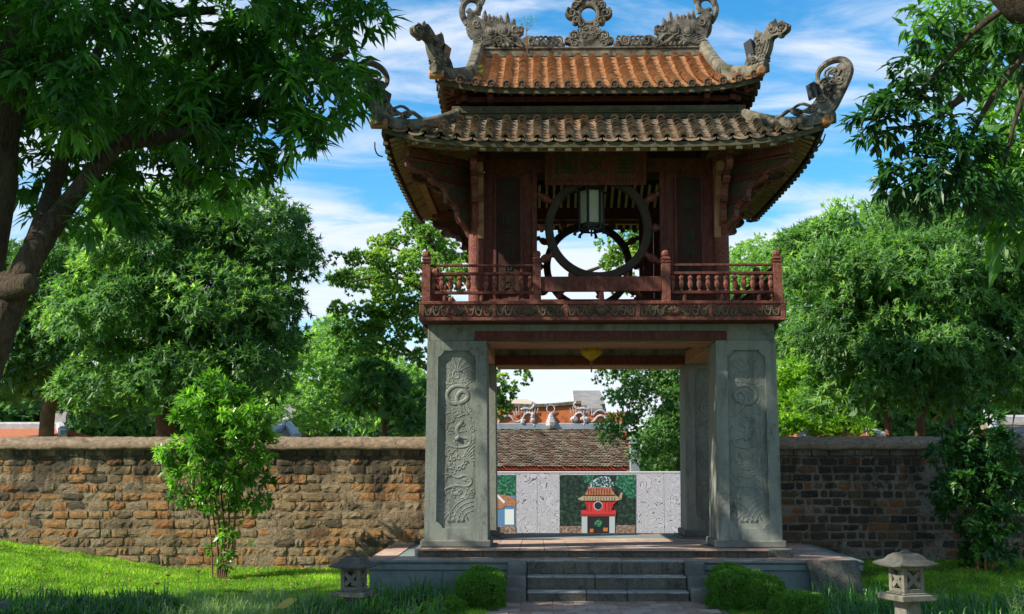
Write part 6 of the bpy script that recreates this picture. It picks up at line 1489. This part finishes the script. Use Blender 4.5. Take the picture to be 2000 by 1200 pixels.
# arching border grass
def border(name, spots, mat, L, Wd, label, nb=24):
    pts = []
    for (x, y) in spots:
        pts.append((x, y, gz(x, y)))
    C = np.array(pts); K = len(C); n = nb; ph = rng.uniform(0, 6.28, (K, n)); ou = rng.uniform(.05, 1.0, (K, n))
    seg = 5; V = []; F_ = []; T = []
    Lr = (L*rng.uniform(.5, 1.3, (K, n))*np.where(rng.random((K, n)) < .10, 1.35, 1))
    V = np.zeros((K, n, seg+1, 2, 3)); w = Wd*rng.uniform(.7, 1.2, (K, n))
    for s_ in range(seg+1):
        t = s_/seg; r = Lr*ou*(.12+.88*t)*t*.95; z = Lr*(1-.42*ou)*(np.sin(t*np.pi*(.5+.40*ou)))*.95
        ww = w*(1-t**2.5)*.5+.0004
        for q, sg in enumerate((-1, 1)):
            V[:, :, s_, q, 0] = C[:, None, 0]+np.cos(ph)*r - np.sin(ph)*ww*sg; V[:, :, s_, q, 1] = C[:, None, 1]+np.sin(ph)*r+np.cos(ph)*ww*sg; V[:, :, s_, q, 2] = C[:, None, 2]+z-.01
    V[:, :, :, :, 0] += rng.uniform(-.06, .06, (K, n))[:, :, None, None]; V[:, :, :, :, 1] += rng.uniform(-.06, .06, (K, n))[:, :, None, None]
    V = V.reshape(-1, 3); nb_ = K*n; base = np.arange(nb_)*(2*(seg+1))
    quad = np.array([[2*s_, 2*s_+1, 2*s_+3, 2*s_+2] for s_ in range(seg)]); loops = (base[:, None, None]+quad[None]).reshape(-1)
    me = bpy.data.meshes.new(name); me.vertices.add(len(V)); me.vertices.foreach_set('co', V.ravel().astype(np.float32)); me.loops.add(len(loops)); me.loops.foreach_set('vertex_index', loops.astype(np.int32))
    me.polygons.add(nb_*seg); me.polygons.foreach_set('loop_start', (np.arange(nb_*seg)*4).astype(np.int32)); me.update(calc_edges=True)
    at = me.attributes.new('tint', 'FLOAT', 'POINT'); at.data.foreach_set('value', np.repeat(np.clip(rng.normal(.45, .22, nb_), 0, 1), 2*(seg+1)).astype(np.float32))
    me.materials.append(mat); me.validate(); o = bpy.data.objects.new(name, me); reg(o, None, (0, 0, 0)); tag(o, label, 'grass', kind='stuff'); return o
def spots(n, pxa, pxb, ya, yb):
    r = []
    for _ in range(n):
        yy = rng.uniform(ya, yb); r.append((WX(rng.uniform(pxa, pxb), yy), yy))
    return r
border('border_grass', spots(150, -60, 330, 15.2, 16.9)+spots(30, 250, 360, 16.2, 17.0)+spots(22, 550, 680, 15.4, 16.6), LM['border'], .34, .019, 'dark arching border grass along the bottom left edge of the lawn')
border('border_grass', spots(40, 730, 880, 16.8, 18.3)+spots(20, 700, 860, 15.6, 16.4), LM['border'], .34, .019, 'dark arching border grass between the left stone lantern and the clipped bushes')
border('border_grass', spots(50, 1570, 1760, 16.8, 18.4)+spots(150, 1600, 2040, 14.0, 17.2), LM['border'], .34, .019, 'dark arching border grass around the right stone lantern')
border('weeds', spots(230, 300, 660, 15.6, 18.2), LM['silver'], .27, .011, 'fine pale green weeds growing at the bottom of the left lawn', 14)
border('long_grass', spots(260, 0, 640, 17.2, 18.6), LM['grass'], .10, .008, 'longer sunlit grass blades in the middle of the left lawn', 14)
# a pale-leaved seedling at the right edge, flowers, fallen leaf, boulder
def sprig(name, label, cat, px, py, Y, H, mat, nl, L, Wd, stems=5):
    rg = np.random.default_rng(int(px)); p = W(px, py, Y); zb = gz(p.x, Y); t = thing(name, label, cat, (p.x, Y, zb)); Cs, As = [], []; m = MB()
    for i in range(stems):
        a = rg.uniform(0, 6.28); e = Vector((p.x+math.cos(a)*H*.28, Y+math.sin(a)*H*.2, zb+H*rg.uniform(.7, 1.05))); b_ = Vector((p.x, Y, zb)); md = (b_+e)/2+Vector((rg.normal()*.03, 0, H*.05)); m.tube([b_, md, e], [.006, .005, .002], 5)
        for k in range(nl):
            t_ = (k+1)/nl; q = b_.lerp(md, t_*2) if t_ < .5 else md.lerp(e, t_*2-1); Cs.append(tuple(q)); As.append((math.cos(a)*.4, math.sin(a)*.4, 1))
    m.build('stem', mat, t); P, D, U, Ls, Ws, tt = rosettes(np.array(Cs), np.array(As), 3, L, Wd, 1, .15, rng=rg); leaf_object('leaves', P, D, U, Ls, Ws, tt, mat, t, 1, .4); return t
sprig('pale_weed', 'pale yellow green wiry weed catching light at the right edge', 'plant', 1985, 1190, 15.2, .62, LM['silver'], 12, .075, .011, 9)
sprig('roof_sapling', 'thin sapling rooted in the roof tiles beside the left ridge dragon', 'plant', 1030, 107, 22.3, .1, LM['shrub'], 1, .01, .01, 1) if False else None
p = W(1030, 104, 22.35); sp_ = thing('roof_sapling', 'thin sapling rooted in the roof tiles beside the left ridge dragon', 'plant', p)
m = MB(); m.tube([p, W(1028, 70, 22.3), W(1030, 40, 22.3)], [.014, .009, .004], 5)
for e in ((1018, 46), (1042, 48), (1024, 36), (1040, 36)): m.tube([W(1029, 62, 22.3), W(e[0], e[1], 22.3)], [.005, .003], 4)
m.build('stem', M['barkfar'], sp_)
Cs = np.array([tuple(W(a, b_, 22.3)) for a, b_ in ((1016, 44), (1019, 50), (1042, 48), (1046, 44), (1024, 36), (1040, 36), (1034, 40), (1030, 46), (1038, 54))]); P, D, U, Ls, Ws, tt = rosettes(Cs, np.tile([0, 0, 1.], (len(Cs), 1)), 5, .06, .03, 1, .2, rng=rng)
leaf_object('leaves', P, D, U, Ls, Ws, tt, LM['term'], sp_, 0)
p = W(938, 140, 20.6); cr = thing('roof_creeper', 'small green weed growing where the left gable ridge meets the upper tiles', 'plant', p)
Cs = np.array([tuple(W(a, b_, 20.45)) for a, b_ in ((936, 132), (939, 140), (935, 146), (941, 150), (937, 155))]); P, D, U, Ls, Ws, tt = rosettes(Cs, np.tile([0, -.5, .6], (len(Cs), 1)), 8, .07, .035, 1, .3, rng=rng); leaf_object('leaves', P, D, U, Ls, Ws, tt, LM['shrub'], cr, 0)
M['coral'] = plain('coral_petal', (.60, .16, .06), .6); M['yellowleaf'] = plain('yellow_leaf', (.42, .33, .06), .5)
for i, (px, py, Yf, h) in enumerate(((350, 1090, 19.6, .30), (328, 1126, 18.3, .22), (307, 1142, 17.9, .22), (388, 1118, 18.6, .2), (492, 1096, 19.8, .3))):
    p = W(px, py, Yf); zb = gz(p.x, Yf); lb = ('taller coral flower in front of the wall just left of the shrub', 'coral flower on a thin stem in the sunlit grass, below the taller one', 'coral flower bud lowest in the grass at the left', 'small coral flower in the grass close to the shrub foot', 'faded pink flower stalk against the wall right of the shrub')[i]
    t = thing('wild_flower', lb, 'flower', (p.x, Yf, zb), 'wild flowers in the lawn'); m = MB(); m.tube([(p.x, Yf, zb), (p.x+.01, Yf, (zb+p.z)/2), (p.x, Yf, p.z)], .0035, 4); m.build('stem', LM['grass'], t)
    m = MB()
    for k in range(6):
        a = k*1.05; m.tube([p, p+Vector((.02*math.cos(a), .02*math.sin(a), .02)), p+Vector((.045*math.cos(a), .045*math.sin(a), .03))], [.004, .009, .002], 5)
    m.build('petals', M['coral'], t)
p = W(560, 1180, 16.0); m = MB()
for i in range(7):
    t = i/6; w = .055*math.sin(math.pi*(.06+.9*t)); c_ = p+Vector((-.13+.26*t, 0, -.04+.10*t)); m.v += [tuple(c_+Vector((0, -w*.4, -w))), tuple(c_+Vector((0, 0, .008))), tuple(c_+Vector((0, w*.4, w)))]
m.f = [(i*3+q, i*3+q+1, i*3+q+4, i*3+q+3) for i in range(6) for q in (0, 1)]
tag(m.build('fallen_leaf', M['yellowleaf'], smooth=True), 'big fallen yellow leaf caught on the dark grass at the bottom', 'leaf')
p = W(490, 1063, 20.6); hl = thing('pale_leaf_cluster', 'cluster of pale drooping new leaves in front of the wall, right of the shrub stems', 'leaf cluster', p)
Cs = np.array([tuple(W(484, 1058, 20.6)), tuple(W(493, 1062, 20.6))]); P, D, U, Ls, Ws, tt = rosettes(Cs, np.tile([0.2, -.3, .6], (2, 1)), 6, .13, .04, 1, .8, rng=rng); leaf_object('leaves', P, D, U, Ls, Ws, tt, LM['silver'], hl, 1)
m = MB(); q0 = W(450, 1010, 20.8); m.tube([q0, W(470, 1035, 20.7), p], .005, 5); m.build('stem', M['barkfar'], hl)
m = MB(); p = W(14, 1186, 16.3); m.ball((p.x, 16.3, p.z-.02), (.16, .2, .13), 14, 9)
m.v = [tuple(Vector(v)+(Vector(v)-Vector((p.x, 16.3, p.z)))*mnoise.noise(Vector(v)*5)*.5) for v in m.v]; tag(m.build('boulder', M['stone'], smooth=True), 'grey boulder lying in the dark grass at the bottom left corner', 'rock')

M['dryleaf'] = weathered('dry_leaf', [(.3, (.20,.10,.03)), (.6, (.34,.22,.06)), (.8, (.45,.36,.10))], 3, None, bump=0)
P = np.concatenate([scatter(-11, 10, 16.4, 22.7, 1500, lambda X, Yv: infr(X, Yv) & ((X < -2.72) | (X > 5.1) | (Yv < 19)) & ~((X > -.7) & (X < 2.7)))]); P[:, 2] += rng.uniform(.03, .07, len(P)); N = len(P)
D = rng.normal(size=(N, 3)); D[:, 2] *= .2; U = rng.normal(size=(N, 3))*.3; U[:, 2] += 1
tag(leaf_object('fallen_leaves', P, D, U, .085*rng.uniform(.6, 1.3, N), .034*rng.uniform(.7, 1.3, N), np.zeros(N), M['dryleaf'], None, 0), 'small dry brown and yellow leaves scattered over the lawns', 'leaves', kind='stuff')
# ================================================================ stone garden lanterns
def garden_lantern(label, px, pytop, pywid, Y, rot, capw):
    c = W(px, pytop, Y); zt = c.z; s = capw/.62; t = thing('stone_lantern', label, 'stone lantern', (c.x, Y, 0), 'stone lanterns on the lawn')
    def tr(v): 
        a = math.radians(rot); x, y, z = v; return (c.x+(x*math.cos(a)-y*math.sin(a))*s, Y+(x*math.sin(a)+y*math.cos(a))*s, zt+z*s)
    def sq(h, z): return [(-h, -h, z), (h, -h, z), (h, h, z), (-h, h, z)]
    def bld(m, name, mat, par, **k): m.v = [tr(v) for v in m.v]; return m.build(name, mat, par, **k)
    # cap: curved pyramid with swept eaves
    m = MB(); prof = [(.31, -.215), (.315, -.195), (.25, -.165), (.20, -.125), (.165, -.075), (.115, -.045), (.0, -.04)]
    for q, (h, z) in enumerate(prof):
        for k in range(4):
            for e in range(4):
                a = [(-1, -1), (1, -1), (1, 1), (-1, 1)][k]; b_ = [(-1, -1), (1, -1), (1, 1), (-1, 1)][(k+1) % 4]; f = e/4
                x, y = a[0]+(b_[0]-a[0])*f, a[1]+(b_[1]-a[1])*f; up_ = .022*(abs(2*f-1)**3)*(1 if q < 3 else 0); m.v.append((x*h, y*h, z+up_))
    n = 16; m.f = [tuple(reversed(range(n)))]+[(i*n+k, i*n+(k+1) % n, (i+1)*n+(k+1) % n, (i+1)*n+k) for i in range(len(prof)-1) for k in range(n)]
    cap = bld(m, 'cap', M['lanterncap'] if capw > .5 else M['lanterncap'], t, fix=True)
    m = MB(); m.lathe([(.075, -.045), (.08, -.03), (.05, -.02), (.052, -.008), (.035, 0), (.005, .003)], (0, 0, 0), 12); bld(m, 'finial', M['lanterncap'], cap, smooth=False)
    # fire box: four corner posts, top and bottom rails, crossed petals with a boss in each opening
    m = MB(); h = .165
    for sx in (-1, 1):
        for sy in (-1, 1): x0_, x1_ = sorted((sx*h, sx*(h-.062))); y0_, y1_ = sorted((sy*h, sy*(h-.062))); m.box(x0_, x1_, y0_, y1_, -.56, -.213)
    for k in range(4):
        for z0_, z1_ in ((-.565, -.51), (-.265, -.213)):
            if k % 2 == 0: y0_, y1_ = sorted(((-1 if k == 0 else 1)*(h-.002), (-1 if k == 0 else 1)*(h-.04))); m.box(-h+.061, h-.061, y0_, y1_, z0_, z1_)
            else: x0_, x1_ = sorted(((1 if k == 1 else -1)*(h-.002), (1 if k == 1 else -1)*(h-.04))); m.box(x0_, x1_, -h+.061, h-.061, z0_, z1_)
    bx = bld(m, 'light_box', M['lantern'], t, bevel=.004)
    for k in range(4):
        m = MB(); n_, l_ = RK(k)
        def g(u, w, tt, n_=n_, l_=l_): v = l_*u + n_*(h-.035+tt); return Vector((v.x, v.y, -.388+w))
        star = []
        for i in range(4):
            a = math.radians(45+90*i); 
            for da, r in ((-13, .145), (13, .145), (45, .046)): star.append((r*math.cos(a+math.radians(da)), r*math.sin(a+math.radians(da))*.95))
        m.prism(star, g, 0, .025); m.lathe([(.02, .024), (.017, .034), (.006, .036)], g(0, 0, 0), 8, n_)
        bld(m, 'pierced_cross', M['lantern'], bx, fix=True)
    m = MB(); m.box(-.275, .275, -.275, .275, -.665, -.585); m.box(-.2, .2, -.2, .2, -.584, -.564); bld(m, 'platform', M['lantern'], t, bevel=.012)
    m = MB(); zb = (-zt/s)-.03; m.frustum(sq(.135, zb), sq(.125, -.664)); bld(m, 'post', M['lantern'], t, bevel=.012)
    m = MB(); m.frustum(sq(.22, zb-.02), sq(.19, zb+.08)); bld(m, 'foot', M['lantern'], t, bevel=.01)
garden_lantern('stone lantern left of the platform corner, cap overlapping the lawn', 692, 1082, 88, 16.6, -12, .52)
garden_lantern('nearer, larger stone lantern on the right with a weathered grey cap and open petal window', 1768, 1074, 115, 12.9, 20, .475)

for o in COL.objects:
    if o.parent is None and 'label' in o and 'group' not in o:
        gname = {'clipped_bush': 'clipped bushes by the steps', 'mango_tree': 'mango trees behind the walls', 'distant_tree': 'distant trees', 'gallery_roof_building': 'galleries behind the walls',
                 'photo_panel': 'photo prints on the hoarding', 'brick_wall': 'brick walls either side of the pavilion', 'cable': 'cables under the eaves'}.get(o.name.split('.')[0])
        if gname: o['group'] = gname
for o in COL.objects:
    if o.type == 'MESH' and len(o.data.polygons) == 0: print('EMPTY', o.name)
print('TRIS', sum(sum(len(p.vertices)-2 for p in me.polygons) if len(me.polygons) < 20000 else len(me.loops)-2*len(me.polygons) for me in bpy.data.meshes), 'OBJ', len(COL.objects))
